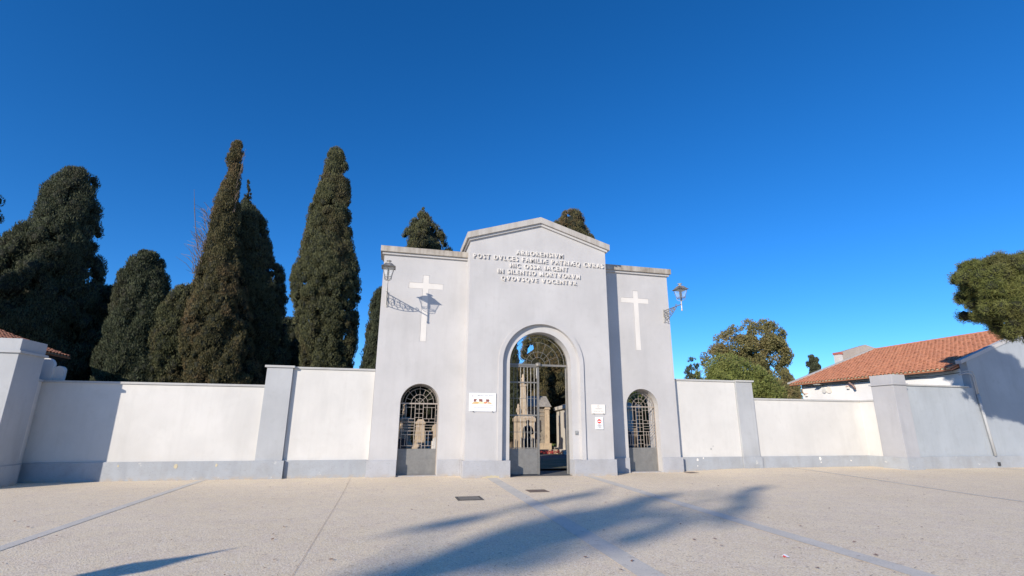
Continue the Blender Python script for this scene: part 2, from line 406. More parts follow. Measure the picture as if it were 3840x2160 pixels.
# plinths
pl = .52
def plinth(x0, x1, y0, y1): return MB().box(x0, x1, y0, y1, -.05, pl).build('plinth', CPLINTH, G, bevel=.008)
plinth(2.395, 3.957, 16.70, 17.46); plinth(6.193, 7.725, 16.70, 17.46)
plinth(-.605, .331, 17.44, 17.6); plinth(1.649, 2.394, 17.44, 17.6); plinth(7.726, 8.576, 17.44, 17.6); plinth(9.894, 10.735, 17.44, 17.6)
# thresholds
MB().box(.337, 1.643, 17.52, 18.28, -.05, .03).build('threshold', CPLINTH, G)
MB().box(8.582, 9.888, 17.52, 18.28, -.05, .03).build('threshold', CPLINTH, G)
# cornices: wings
for x0, x1 in ((-.685, 2.447), (7.663, 10.81)):
    xi0, xi1 = (x0+.065, x1) if x0 < 0 else (x0, x1-.065)
    MB().box(xi0, xi1, 17.425, 18.375, 7.532, 7.612).build('cornice_moulding', LGREY, G)
    MB().box(x0, x1, 17.35, 18.45, 7.614, 7.822).build('cornice', CORN, G, bevel=.006)
    
# gable cornice (raking)
def rake(over, y0, y1, zoff, h, name, mat):
    xl, xr = bx0-over, bx1+over
    def zl(x): return zt+zoff + slope*((x-bx0) if x < ax else (bx1-x))
    pts = [(xl, zl(xl)), (ax, zl(ax)), (xr, zl(xr)), (xr, zl(xr)+h), (ax, zl(ax)+h), (xl, zl(xl)+h)]
    o = MB().prism_xz(pts, y0, y1).build(name, mat, G); return fixn(o)
rake(.065, 16.685, 18.475, .002, .085, 'cornice_moulding', LGREY)
rake(.14, 16.61, 18.55, .089, .225, 'gable_cornice', CORN2)
# crosses (proud tablets of white plaster set in recess)
def cross(cx, zt_, zb, ax0, ax1, za0, za1, hw, lbl):
    e = MB(); p = [(cx-hw, zb), (cx+hw, zb), (cx+hw, za0), (ax1, za0), (ax1, za1), (cx+hw, za1), (cx+hw, zt_), (cx-hw, zt_), (cx-hw, za1), (ax0, za1), (ax0, za0), (cx-hw, za0)]
    o = fixn(e.prism_xz(p, 17.4925, 17.52).build('cross', CROSSW, G)); o['label'] = lbl
    f = MB(); t = .012; yy0, yy1 = 17.482, 17.498
    segs = [((cx-hw, zt_+t/2), (cx+hw, zt_+t/2)), ((ax0, za1+t/2), (cx-hw-t, za1+t/2)), ((cx+hw+t, za1+t/2), (ax1, za1+t/2)), ((ax0-t/2, za0), (ax0-t/2, za1+t)), ((cx-hw-t/2, zb), (cx-hw-t/2, za0-.002)), ((cx-hw-t/2, za1+t+.002), (cx-hw-t/2, zt_+t))]
    for (xa, za_), (xb, zb_) in segs:
        if abs(xa-xb) > abs(za_-zb_): f.box(xa, xb, yy0, yy1, za_-t/2, za_+t/2)
        else: f.box(xa-t/2, xa+t/2, yy0, yy1, za_, zb_)
    f.build('cross_rim', LGREY, G)
cross(.966, 6.855, 4.455, .372, 1.585, 6.35, 6.56, .107, 'white cross on the left wing, crossed by the lamp shadow')
cross(9.22, 6.835, 4.465, 8.585, 9.77, 6.335, 6.535, .107, 'white cross on the right wing')

# inscription: raised capitals, each letter its own piece
_gl = {}
def glyph(ch):
    if ch in _gl: return _gl[ch]
    cu = bpy.data.curves.new('glyph', 'FONT'); cu.body = ch; cu.size = 1.0; cu.offset = .010; cu.extrude = .12; cu.resolution_u = 3
    ob = bpy.data.objects.new('glyph', cu); C.objects.link(ob); dg = bpy.context.evaluated_depsgraph_get(); dg.update()
    me = bpy.data.meshes.new_from_object(ob.evaluated_get(dg)); bpy.data.objects.remove(ob)
    n = len(me.vertices); co = np.empty(n*3); me.vertices.foreach_get('co', co); co = co.reshape(-1, 3)
    mn, mx = co.min(0), co.max(0); co[:, 0] -= mn[0]
    me.vertices.foreach_set('co', co.ravel()); me.materials.clear(); me.materials.append(CROSSW); me.update()
    _gl[ch] = (me, mx[0]-mn[0]); return _gl[ch]
cap = None
def text_line(s, x0, x1, zb, h, y, thick, parent, mat=None, name='letter', per_obj=True, gap=.27, spc=.55):
    global cap
    if cap is None:
        me, _ = glyph('H'); cap = max(v.co.y for v in me.vertices)
    tot = 0
    for ch in s: tot += spc if ch == ' ' else glyph(ch)[1]+gap
    tot -= gap; kx = (x1-x0)/tot; kz = h/cap; x = x0; allb = MB()
    for ch in s:
        if ch == ' ': x += spc*kx; continue
        me, wd = glyph(ch); k_th = thick/.24
        if per_obj:
            key = ch + '_%.3f_%.3f' % (kx, kz)
            if key not in _gl:
                m2 = me.copy(); co = np.empty(len(m2.vertices)*3); m2.vertices.foreach_get('co', co); co = co.reshape(-1, 3)
                q = np.stack([co[:, 0]*kx, -co[:, 2]*k_th, co[:, 1]*kz], 1); m2.vertices.foreach_set('co', q.ravel())
                if mat: m2.materials[0] = mat
                m2.name = name; m2.update(); _gl[key] = m2
            o = bpy.data.objects.new(name, _gl[key]); C.objects.link(o); o.parent = parent; o.location = Vector((x, y, zb)) - WLOC(parent)
        else:
            allb.add([(x+v.co.x*kx, y-v.co.z*k_th, zb+v.co.y*kz) for v in me.vertices], [tuple(p.vertices) for p in me.polygons])
        x += (wd+gap)*kx
    if not per_obj: return allb.build(name, mat, parent)
YL = 16.735
text_line('ARBORENSIVM', 4.145, 5.945, 7.675, .17, YL, .055, G)
text_line('POST DVLCES FAMILI\u00c6 PATRI\u00c6Q CVRAS', 2.565, 7.56, 7.415, .17, YL, .055, G)
text_line('HIC OSSA IACENT', 3.91, 6.12, 7.165, .165, YL, .055, G)
text_line('IN SILENTIO MORTVORVM', 3.455, 6.59, 6.915, .165, YL, .055, G)
text_line('QVOVSQVE VOCENTVR', 3.59, 6.455, 6.665, .15, YL, .055, G)

# ------------------------------------------------------------------ main gate
GY = 17.25
MG = empty('iron_gate', (5.08, GY, 0), 'tall arched iron gate with fanlight, left leaf shut and right leaf open inwards', 'gate')
cx, sp = 5.085, 3.72
MB().box(3.965, 6.185, GY-.035, GY+.035, sp-.035, sp+.035).build('crossbar', BARM, MG)
MB().lathe(cx, GY-.02, [(.09, sp-.05), (.11, sp-.02), (.11, sp+.05), (.05, sp+.09)], 10).build('boss', BARM, MG)
for r_, t in ((1.08, .03), (.985, .024), (.79, .018), (.45, .018), (.25, .016)):
    MB().tube([(x, GY, z) for x, z in arc(cx, sp+.03, r_, 1, 179, 30)], t/2-.0005, 4).build('fanlight_arc', BARM, MG)
for a in range(1, 8):
    t = R(180*a/8); MB().tube([(cx+.25*math.cos(t), GY, sp+.03+.25*math.sin(t)), (cx+.79*math.cos(t), GY, sp+.03+.79*math.sin(t))], .0065, 4).build('fanlight_spoke', BARM, MG)
for a in (22, 65, 108, 150):
    t = R(a); MB().tube([(cx+.985*math.cos(t), GY, sp+.03+.985*math.sin(t)), (cx+1.1*math.cos(t), GY, sp+.03+1.1*math.sin(t))], .011, 4).build('fanlight_spoke', BARM, MG)
MB().box(3.965, 4.005, GY-.03, GY+.03, .02, sp-.036).build('gate_post', BARM, MG)
MB().box(6.145, 6.185, GY-.03, GY+.03, .02, sp-.036).build('gate_post', BARM, MG)
# left leaf
lx0, lx1 = 4.01, 5.115
LF = link('gate_leaf', MB().box(lx1-.075, lx1, GY-.03, GY+.03, .03, sp-.04).box(lx0, lx0+.03, GY-.025, GY+.025, .03, sp-.04).box(lx0+.031, lx1-.076, GY-.02, GY+.02, sp-.085, sp-.045).v and new_mesh('gate_leaf', *(lambda m: (m.v, m.f))(MB().box(lx1-.075, lx1, GY-.03, GY+.03, .03, sp-.04).box(lx0, lx0+.03, GY-.025, GY+.025, .03, sp-.04).box(lx0+.031, lx1-.076, GY-.02, GY+.02, sp-.085, sp-.045)), BARM), MG)
MB().box(lx0+.032, lx1-.077, GY-.012, GY+.012, .04, .86).build('sheet_panel', PANEL, LF)
for z, t in ((3.10, .045), (2.545, .014), (1.97, .05), (1.41, .016), (.885, .03)):
    MB().box(lx0+.033, lx1-.078, GY-t/2, GY+t/2, z-t/2, z+t/2).build('rail', BARM, LF)
for x in (4.19, 4.315, 4.44, 4.565, 4.69, 4.815, 4.94):
    MB().tube([(x, GY, .90), (x, GY, sp-.09)], .0095, 5).build('bar', IRONL if x > 4.4 else BARM, LF)
MB().box(lx1-.10, lx1-.078, GY-.035, GY+.035, 3.25, 3.62).build('drop_bolt', IRONL, LF)
# right leaf, swung open inwards
hx_, hy_ = 6.15, 17.30; dv = Vector((.36, .933, 0)).normalized(); yd = Vector((-dv.y, dv.x, 0))
def lbox(m, t0, t1, th, z0, z1):
    vs = []
    for z in (z0, z1):
        for t, q in ((t0, -th), (t1, -th), (t1, th), (t0, th)):
            p = Vector((hx_, hy_, z)) + dv*t + yd*q; vs.append(p)
    return m.add(vs, [(3, 2, 1, 0), (4, 5, 6, 7), (0, 1, 5, 4), (1, 2, 6, 5), (2, 3, 7, 6), (3, 0, 4, 7)])
m = MB(); lbox(m, 0, .04, .03, .03, sp-.04); lbox(m, 1.0, 1.07, .03, .03, sp-.04); RF = m.build('gate_leaf', BARM, MG)
m = MB(); lbox(m, .042, .998, .012, .04, .86); m.build('sheet_panel', PANEL, RF)
for z, t in ((3.66, .04), (3.10, .045), (2.545, .014), (1.97, .05), (1.41, .016), (.885, .03)):
    m = MB(); lbox(m, .043, .997, t/2, z-t/2, z+t/2); m.build('rail', BARM, RF)
for k in range(7):
    p = Vector((hx_, hy_, 0))+dv*(.14+k*.125)
    MB().tube([(p.x, p.y, .90), (p.x, p.y, sp-.06)], .0095, 5).build('bar', BARM, RF)

# ------------------------------------------------------------------ side gates
def side_gate(cx, label, mat):
    e = empty('iron_gate', (cx, 17.8, 0), label, 'gate', 'lattice side gates'); Y = 17.8; sp = 2.335; w = .645
    MB().box(cx-w, cx+w, Y-.012, Y+.012, .035, .855).build('sheet_panel', PANEL, e)
    for s in (-1, 1): MB().box(cx+s*w-.012, cx+s*w+.012, Y-.016, Y+.016, .035, sp-.02).build('stile', mat, e)
    def hb(z, a, b_, t=.014): MB().box(cx+a, cx+b_, Y-.007, Y+.007, z-t/2, z+t/2).build('bar', mat, e)
    def vb(x, a, b_, t=.014): MB().box(cx+x-t/2, cx+x+t/2, Y-.009, Y+.009, a, b_).build('bar', mat, e)
    MB().box(cx-w, cx+w, Y-.02, Y+.02, sp-.022, sp+.022).build('crossbar', mat, e)
    for r_ in (.625, .575, .48, .28, .15): MB().tube([(x, Y, z) for x, z in arc(cx, sp+.02, r_, 1, 179, 22)], .0085, 4).build('fanlight_arc', mat, e)
    for a in (45, 90, 135): t = R(a); MB().tube([(cx, Y, sp+.02), (cx+.575*math.cos(t), Y, sp+.02+.575*math.sin(t))], .0075, 4).build('fanlight_spoke', mat, e)
    for a in (20, 67, 113, 160): t = R(a); MB().tube([(cx+.28*math.cos(t), Y, sp+.02+.28*math.sin(t)), (cx+.48*math.cos(t), Y, sp+.02+.48*math.sin(t))], .0075, 4).build('fanlight_spoke', mat, e)
    for s in (-1, 1):
        vb(.135*s, .86, 2.31, .02); vb(.555*s, .86, 2.31, .016)
        vb(.265*s, 1.83, 2.31); vb(.43*s, 1.83, 2.21)
        vb(.35*s, .95, 1.43); vb(.25*s, .86, 1.43)if s > 0 else vb(-.42, .95, 1.31)
        vb(.345*s, 1.72, 1.83)
        a, b_ = (.145, .546) if s > 0 else (-.546, -.145)
        for z in (2.21, 1.83, 1.62, 1.53, 1.31, .95): hb(z, a, b_)
        for z in (2.13, 1.95, 1.7, 1.43, 1.2):
            hb(z+.004, *((.564, .632) if s > 0 else (-.632, -.564)))
    vb(0, 1.44, 2.31); vb(0, .86, 1.30)
    hb(1.72, -.546, .546, .018); hb(1.43, -.546, .546, .018)
    for z in (2.15, 2.01, 1.87, 1.585, 1.30, 1.13, 1.0): hb(z, -.124, .124)
    return e
side_gate(.99, 'rusty grey lattice gate with fanlight in the left wing, stone pedestal showing behind', BARL)
side_gate(9.235, 'lattice gate with fanlight in the right wing, green palm fronds showing behind', BARL)

# ------------------------------------------------------------------ signs
def quadbox(p, y0, y1):
    return fixn(MB().prism_xz(p, y0, y1).build('board', SIGNW))
SIGNW = mk('sign_white', (.82, .82, .82), .35)
CREAMS = mk('sign_cream', (.80, .75, .68), .4)
INK = mk('ink_black', (.05, .05, .05), .6); INKG = mk('ink_grey', (.33, .33, .32), .6); RED = mk('sign_red', (.72, .05, .03), .5)
BROWN = mk('print_brown', (.24, .09, .07), .6); OCHRE = mk('print_ochre', (.65, .42, .16), .6); ORANGE = mk('print_orange', (.68, .27, .12), .6)
SY = 16.742
def sign_base(name, x0, x1, z0, z1, mat, label, cat='sign'):
    e = empty(name, ((x0+x1)/2, SY, z0), label, cat)
    MB().box(x0, x1, SY-.012, SY, z0, z1).build('board', mat, e); return e
def rules(e, rows, mat, y):
    for (z, a, b_, h) in rows:
        m = MB(); x = a
        while x < b_-.005:
            wd = min(random.uniform(.012, .05), b_-x); m.box(x, x+wd, y-.001, y, z-h/2, z+h/2); x += wd+.006
        m.build('small_print', mat, e)
S1 = sign_base('cemetery_sign', 2.547, 3.45, 2.07, 2.668, SIGNW, 'large white cemetery notice board with a coloured picture, left of the arch')
text_line('CIMITERO SAN PIETRO', 2.80, 3.38, 2.565, .045, SY-.013, .002, S1, INKG, 'lettering', False, gap=.1)
yf = SY-.0135
MB().tube([(2.66+.022*math.cos(t), yf, 2.585+.024*math.sin(t)) for t in [2*PI*k/10 for k in range(11)]], .004, 4).build('emblem', BROWN, S1)
rules(S1, [(2.545, 2.615, 2.715, .008)], INKG, yf+.001)
def flat(e, pts, mat, y, name='picture'): fixn(MB().prism_xz(pts, y-.001, y).build(name, mat, e))
flat(S1, [(2.70, 2.47), (2.81, 2.47), (2.79, 2.44), (2.77, 2.39), (2.70, 2.38)], BROWN, yf)
flat(S1, [(2.87, 2.47), (2.99, 2.47), (3.0, 2.38), (2.89, 2.38)], BROWN, yf)
flat(S1, [(3.11, 2.465), (3.22, 2.465), (3.23, 2.41), (3.20, 2.38), (3.12, 2.39)], BROWN, yf)
flat(S1, [(2.62, 2.315), (2.68, 2.36), (2.78, 2.385), (2.9, 2.38), (2.96, 2.33), (2.9, 2.315)], OCHRE, yf-.0012)
flat(S1, [(2.84, 2.32), (2.9, 2.395), (3.02, 2.375), (3.06, 2.34), (3.0, 2.318)], mk('print_cream', (.8, .68, .42)), yf-.0024)
flat(S1, [(3.02, 2.33), (3.05, 2.385), (3.14, 2.39), (3.17, 2.35), (3.1, 2.32)], ORANGE, yf-.0012)
flat(S1, [(3.16, 2.33), (3.18, 2.37), (3.25, 2.372), (3.3, 2.34), (3.33, 2.32), (3.25, 2.322)], OCHRE, yf-.0024)
rules(S1, [(2.275, 2.62, 3.38, .014), (2.215, 2.70, 3.32, .013), (2.18, 2.70, 3.32, .013), (2.125, 2.78, 3.22, .008)], INKG, yf)
for x in (2.69, 3.34): MB().box(x-.012, x+.012, SY-.03, SY, 2.052, 2.08).build('bracket', DARKIRON, S1)
S2 = sign_base('name_plaque', 6.872, 7.385, 2.04, 2.355, CREAMS, 'small cream cemetery name plaque, above the no entry notice')
MB().tube([(7.125+.032*math.cos(t), yf, 2.295+.034*math.sin(t)) for t in [2*PI*k/10 for k in range(11)]], .006, 4).build('emblem', INKG, S2)
rules(S2, [(2.225, 7.0, 7.26, .014), (2.195, 7.05, 7.22, .009)], INKG, yf)
text_line('Cimitero San Pietro', 6.94, 7.32, 2.115, .034, SY-.013, .002, S2, INKG, 'lettering', False, gap=.1)
for x in (6.90, 7.355):
    for z in (2.07, 2.325): MB().tube([(x, SY-.018, z), (x, SY-.011, z)], .006, 6).build('screw', INKG, S2)
for x in (6.95, 7.31): MB().box(x-.008, x+.008, SY-.025, SY, 2.027, 2.05).build('bracket', DARKIRON, S2)
S3 = sign_base('no_entry_notice', 6.995, 7.292, 1.515, 1.925, SIGNW, 'white notice with a red no entry disc, right of the arch')
MB().tube([(7.143, SY-.016, 1.785), (7.143, SY-.0125, 1.785)], .075, 24).build('red_disc', RED, S3)
MB().box(7.085, 7.201, SY-.019, SY-.0165, 1.768, 1.798).build('white_bar', SIGNW, S3)
text_line('DIVIETO', 7.085, 7.205, 1.655, .026, SY-.013, .002, S3, INK, 'lettering', False, gap=.1)
text_line('DI INGRESSO', 7.05, 7.24, 1.615, .028, SY-.013, .002, S3, INK, 'lettering', False, gap=.1)
text_line('AI MEZZI', 7.095, 7.195, 1.585, .018, SY-.013, .002, S3, INK, 'lettering', False, gap=.1)
text_line('NON AUTORIZZATI', 7.045, 7.245, 1.553, .021, SY-.013, .002, S3, INK, 'lettering', False, gap=.1)
IC = empty('intercom', (6.33, 16.862, 1.33), 'small grey intercom box on the right side of the arch', 'intercom')
MB().box(6.285, 6.385, 16.83, 16.8615, 1.33, 1.46).build('housing', mk('intercom_grey', (.33, .33, .32), .4, .5), IC, bevel=.004)
MB().box(6.30, 6.37, 16.826, 16.8295, 1.40, 1.445).build('speaker_grille', INKG, IC)

# ------------------------------------------------------------------ wall lamps
def lamp(mx, L_, label, mat):
    """bracket at x=mx on wing face y=17.5 reaching L_ toward -Y"""
    Y0 = 17.5; e = empty('wall_lantern', (mx, Y0, 5.66), label, 'lantern', 'iron bracket lanterns on the wings'); zt_ = 6.08; tip = Y0-L_
    br = MB().box(mx-.03, mx+.03, Y0-.03, Y0, 5.60, 6.14).build('wall_plate', IRONL, e)
    k = MB(); k.tube([(mx, Y0-.03, zt_), (mx, tip, zt_-.02)], .017, 6)
    # lower curved member
    low = []
    for i in range(13):
        t = i/12; low.append((mx, Y0-.06-(L_*.68)*t, 5.66+.10*t+.27*t*t))
    k.tube(low, .013, 5)
    # scroll end
    sc = []
    for i in range(16):
        a = -PI/2 - i/15*PI*1.9; rr = .065*(1-.55*i/15); sc.append((mx, low[-1][1]+.01-0.0+rr*math.cos(a), low[-1][2]+.07+rr*math.sin(a)))
    k.tube(sc, .011, 5)
    def ring(yc, zc, r, a0=0, a1=360):
        k.tube([(mx, yc+r*math.cos(R(a0+(a1-a0)*i/12)), zc+r*math.sin(R(a0+(a1-a0)*i/12))) for i in range(13)], .0095, 5)
    for t, r in ((.10, .11), (.30, .105), (.50, .085), (.68, .065), (.84, .045)):
        yc = Y0-.06-L_*.66*t; zlo = 5.66+.10*t+.27*t*t; zc = (zlo+zt_)/2; ring(yc, zc, r)
        ring(yc-r*.45, zc+r*.4, r*.5, 0, 300); ring(yc+r*.4, zc-r*.5, r*.42, 90, 400)
        k.tube([(mx, yc+r, zc), (mx, yc+r+.05, zt_)], .009, 4); k.tube([(mx, yc, zc-r), (mx, yc-.05, zlo)], .009, 4); k.tube([(mx, yc-r*.7, zc+r*.7), (mx, yc-r*1.1, zt_)], .009, 4)
    k.build('scroll_bracket', mat, e)
    # post and ball
    MB().lathe(mx, tip, [(.012, 5.80), (.033, 5.82), (.036, 5.85), (.02, 5.885), (.022, 5.9), (.022, 6.17), (.04, 6.19), (.012, 6.21)], 10).build('post', IRONL, e)
    # cradle
    c = MB(); hb = .105; zb = 6.30
    for sx in (-1, 1):
        for sy in (-1, 1):
            c.tube([(mx, tip, 6.19), (mx+sx*.06, tip+sy*.06, 6.205), (mx+sx*hb, tip+sy*hb, 6.25), (mx+sx*(hb+.01), tip+sy*(hb+.01), zb+.03)], .009, 5)
    c.tube([(mx, tip, 6.15), (mx, tip, 6.36)], .02, 6)
    c.build('cradle', mat, e)
    # cage
    g = MB(); ht = .175; z1 = 6.62
    cs = [(-1, -1), (1, -1), (1, 1), (-1, 1)]
    for i in range(4):
        a = cs[i]; b_ = cs[(i+1) % 4]
        g.tube([(mx+a[0]*hb, tip+a[1]*hb, zb), (mx+a[0]*ht, tip+a[1]*ht, z1)], .010, 4)
        g.tube([(mx+a[0]*hb, tip+a[1]*hb, zb), (mx+b_[0]*hb, tip+b_[1]*hb, zb)], .010, 4)
        g.tube([(mx+a[0]*hb, tip+a[1]*hb, zb+.05), (mx+b_[0]*hb, tip+b_[1]*hb, zb+.05)], .006, 4)
    cage = g.build('lantern_cage', mat, e)
    for i in range(4):
        a = cs[i]; b_ = cs[(i+1) % 4]; q = .96
        MB().add([(mx+a[0]*hb*q, tip+a[1]*hb*q, zb+.01), (mx+b_[0]*hb*q, tip+b_[1]*hb*q, zb+.01), (mx+b_[0]*ht*q, tip+b_[1]*ht*q, z1), (mx+a[0]*ht*q, tip+a[1]*ht*q, z1)], [(0, 1, 2, 3)]).build('pane', GLASS, cage)
    MB().frustum(mx, tip, [(.225, z1), (.228, z1+.012), (.19, z1+.035), (.10, z1+.135), (.095, z1+.145)]).build('hood', mat, e)
    MB().lathe(mx, tip, [(.07, z1+.146), (.055, z1+.18), (.035, z1+.205), (.045, z1+.215), (.085, z1+.228), (.08, z1+.243), (.02, z1+.262)], 14).build('chimney_cap', IRONL, e)
    MB().lathe(mx, tip, [(.03, 6.36), (.035, 6.42), (.028, 6.60)], 8).build('bulb_holder', DARKIRON, e)
lamp(-.345, 1.36, 'iron bracket lantern on the left wing, casting its shadow over the cross', IRON)
lamp(10.42, 1.30, 'iron bracket lantern on the outer edge of the right wing against the sky', IRON)

# ------------------------------------------------------------------ perimeter walls
WY = 17.68
LW = empty('perimeter_wall', (-5, WY, 0), 'white perimeter wall with grey plinth left of the gatehouse, shaded at its left end', 'wall')
def cop(x0, x1, z, parent, y=WY, over=.045, h=.065):
    MB().box(x0, x1, y-over, y+.30+over, z-h, z).build('coping', COPING, parent, bevel=.006)
MB().box(-10.02, -3.94, WY, WY+.3, 0, 2.78).build('wall_panel', WHITE, LW); cop(-9.95, -3.94, 2.845, LW)
MB().box(-3.15, -.56, WY, WY+.3, 0, 3.39).build('wall_panel', WHITE, LW); cop(-3.12, -.56, 3.452, LW)
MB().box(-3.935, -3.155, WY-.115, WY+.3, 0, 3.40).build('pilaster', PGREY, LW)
MB().box(-4.0, -3.10, WY-.165, WY+.345, 3.402, 3.47).build('pilaster_cap', COPING, LW, bevel=.006)
MB().box(-9.98, -4.01, WY-.05, WY+.001, -.05, .53).build('plinth', PLINTH, LW)
MB().box(-4.0, -3.09, WY-.165, WY+.001, -.05, .532).build('plinth', PLINTH, LW)
MB().box(-3.08, -.61, WY-.05, WY+.001, -.05, .53).build('plinth', PLINTH, LW)
# return of the left wall toward the pier, swept
pts = [(-10.05, 17.70), (-9.99, 17.63), (-9.93, 17.4), (-9.90, 17.0), (-10.2, 17.0), (-10.3, 17.9), (-10.05, 17.9)]
fixn(MB().prism_xy(pts, 0, 2.78).build('wall_return', WHITE, LW))
fixn(MB().prism_xy([(x+(.04 if x > -10 else 0), y) for x, y in pts], 2.782, 2.845).build('coping', COPING, LW))
fixn(MB().prism_xy([(-10.05, 17.66), (-9.93, 17.55), (-9.88, 17.36), (-9.85, 17.0), (-10.1, 17.0), (-10.1, 17.66)], -.05, .53).build('plinth', PLINTH, LW))
# round-headed merlons on top of the wall end
for x0, x1, zt_, y in ((-10.27, -9.86, 3.50, 17.72), (-9.88, -9.60, 3.28, 17.80)):
    r_ = (x1-x0)/2; p = [(x0, 2.846), (x1, 2.846)] + arc((x0+x1)/2, zt_-r_, r_, 0, 180, 14)
    fixn(MB().prism_xz(p, y, y+.14).build('merlon', WHITE, LW))
RW = empty('perimeter_wall', (15, WY, 0), 'white perimeter wall with chipped grey plinth right of the gatehouse', 'wall')
MB().box(10.68, 13.44, WY, WY+.3, 0, 3.36).build('wall_panel', WHITE, RW); cop(10.68, 13.44, 3.423, RW)
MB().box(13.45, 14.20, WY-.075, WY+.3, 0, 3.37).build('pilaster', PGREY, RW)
MB().box(13.445, 14.27, WY-.13, WY+.345, 3.371, 3.435).build('pilaster_cap', COPING, RW, bevel=.006)
MB().box(14.21, 19.498, WY, WY+.3, 0, 2.68).build('wall_panel', WHITE, RW); cop(14.21, 19.45, 2.744, RW)
for a, b_, dy in ((10.74, 13.40, .05), (13.41, 14.26, .115), (14.27, 19.448, .05)):
    MB().box(a, b_, WY-dy, WY+.001, -.05, .51).build('plinth', PLINTH, RW)
fixn(MB().prism_xy([(19.50, 17.9), (19.50, 16.9), (19.7, 16.9), (19.8, 17.9)], 0, 2.68).build('wall_return', WHITE, RW))
fixn(MB().prism_xy([(19.455, 17.9), (19.455, 16.9), (19.7, 16.9), (19.8, 17.9)], 2.682, 2.745).build('coping', COPING, RW))
fixn(MB().prism_xy([(19.45, 17.9), (19.45, 16.9), (19.7, 16.9), (19.8, 17.9)], -.05, .51).build('plinth', PLINTH, RW))
# mortar chips and cable holes on the right plinth
random.seed(3)
def chip(x, y, z, r, parent, mat=MORTAR, n=9):
    p = [(x+r*random.uniform(.6, 1.1)*math.cos(2*PI*k/n), z+1.4*r*random.uniform(.6, 1.1)*math.sin(2*PI*k/n)) for k in range(n)]
    fixn(MB().prism_xz(p, y-.006, y).build('plaster_chip', mat, parent))
for x, z, r in ((11.45, .42, .045), (11.43, .20, .02), (17.0, .42, .055), (17.02, .27, .022), (18.5, .32, .03), (11.7, .47, .025)):
    chip(x, WY-.05, z, r, RW, CREAMS)
for x, z, r in ((12.1, .80, .035), (12.2, .90, .02)): chip(x, WY, z, r, RW, INKG)
for x, z, r in ((-6.1, .40, .06), (-7.6, .42, .03), (-5.0, .41, .035)): chip(x, WY-.05, z, r, LW, MORTAR)
cp = [(3.02, .0), (3.06, .025), (3.13, .03), (3.2, .06), (3.27, .05), (3.33, .085), (3.41, .06), (3.46, .075), (3.52, .05), (3.58, .055), (3.6, 0)]
fixn(MB().prism_xz(cp, 16.694, 16.70).build('plaster_chip', MORTAR, G))

# piers
LP = empty('gate_pier', (-10.3, 16.6, 0), 'tall white capped corner pier at the far left, right face in shade', 'pier')
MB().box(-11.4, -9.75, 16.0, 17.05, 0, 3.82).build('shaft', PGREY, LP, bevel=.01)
MB().box(-11.46, -9.69, 15.94, 17.11, 3.43, 3.50).build('band', PGREY, LP, bevel=.006)
MB().box(-11.45, -9.70, 15.95, 17.10, -.05, .53).build('plinth', PLINTH, LP)
LP2 = empty('perimeter_wall', (-16, 16.3, 0), 'white wall running on beyond the far left corner pier', 'wall')
MB().box(-22, -11.41, 16.35, 16.7, 0, 3.4).build('wall_panel', WHITE, LP2)
RP = empty('gate_pier', (19.7, 16.4, 0), 'pale grey capped corner pier right of the low white wall', 'pier')
MB().box(19.33, 20.0, 15.92, 16.88, 0, 3.68).build('shaft', PIERM, RP, bevel=.01)
MB().box(19.27, 20.02, 15.86, 16.93, 3.27, 3.335).build('band', PIERM, RP, bevel=.006)
MB().box(19.28, 20.05, 15.87, 16.93, -.05, .515).build('plinth', PLINTH, RP)
RW2 = empty('perimeter_wall', (22, 16.2, 0), 'pale grey wall between the right corner pier and the tiled house', 'wall')
MB().box(20.0, 23.84, 16.2, 16.5, 0, 3.27).build('wall_panel', RGREY, RW2)
MB().box(20.021, 23.6, 16.14, 16.55, 3.272, 3.33).build('coping', COPING, RW2, bevel=.005)
MB().box(20.05, 24.4, 16.15, 16.199, -.05, .535).build('plinth', PLINTH, RW2)

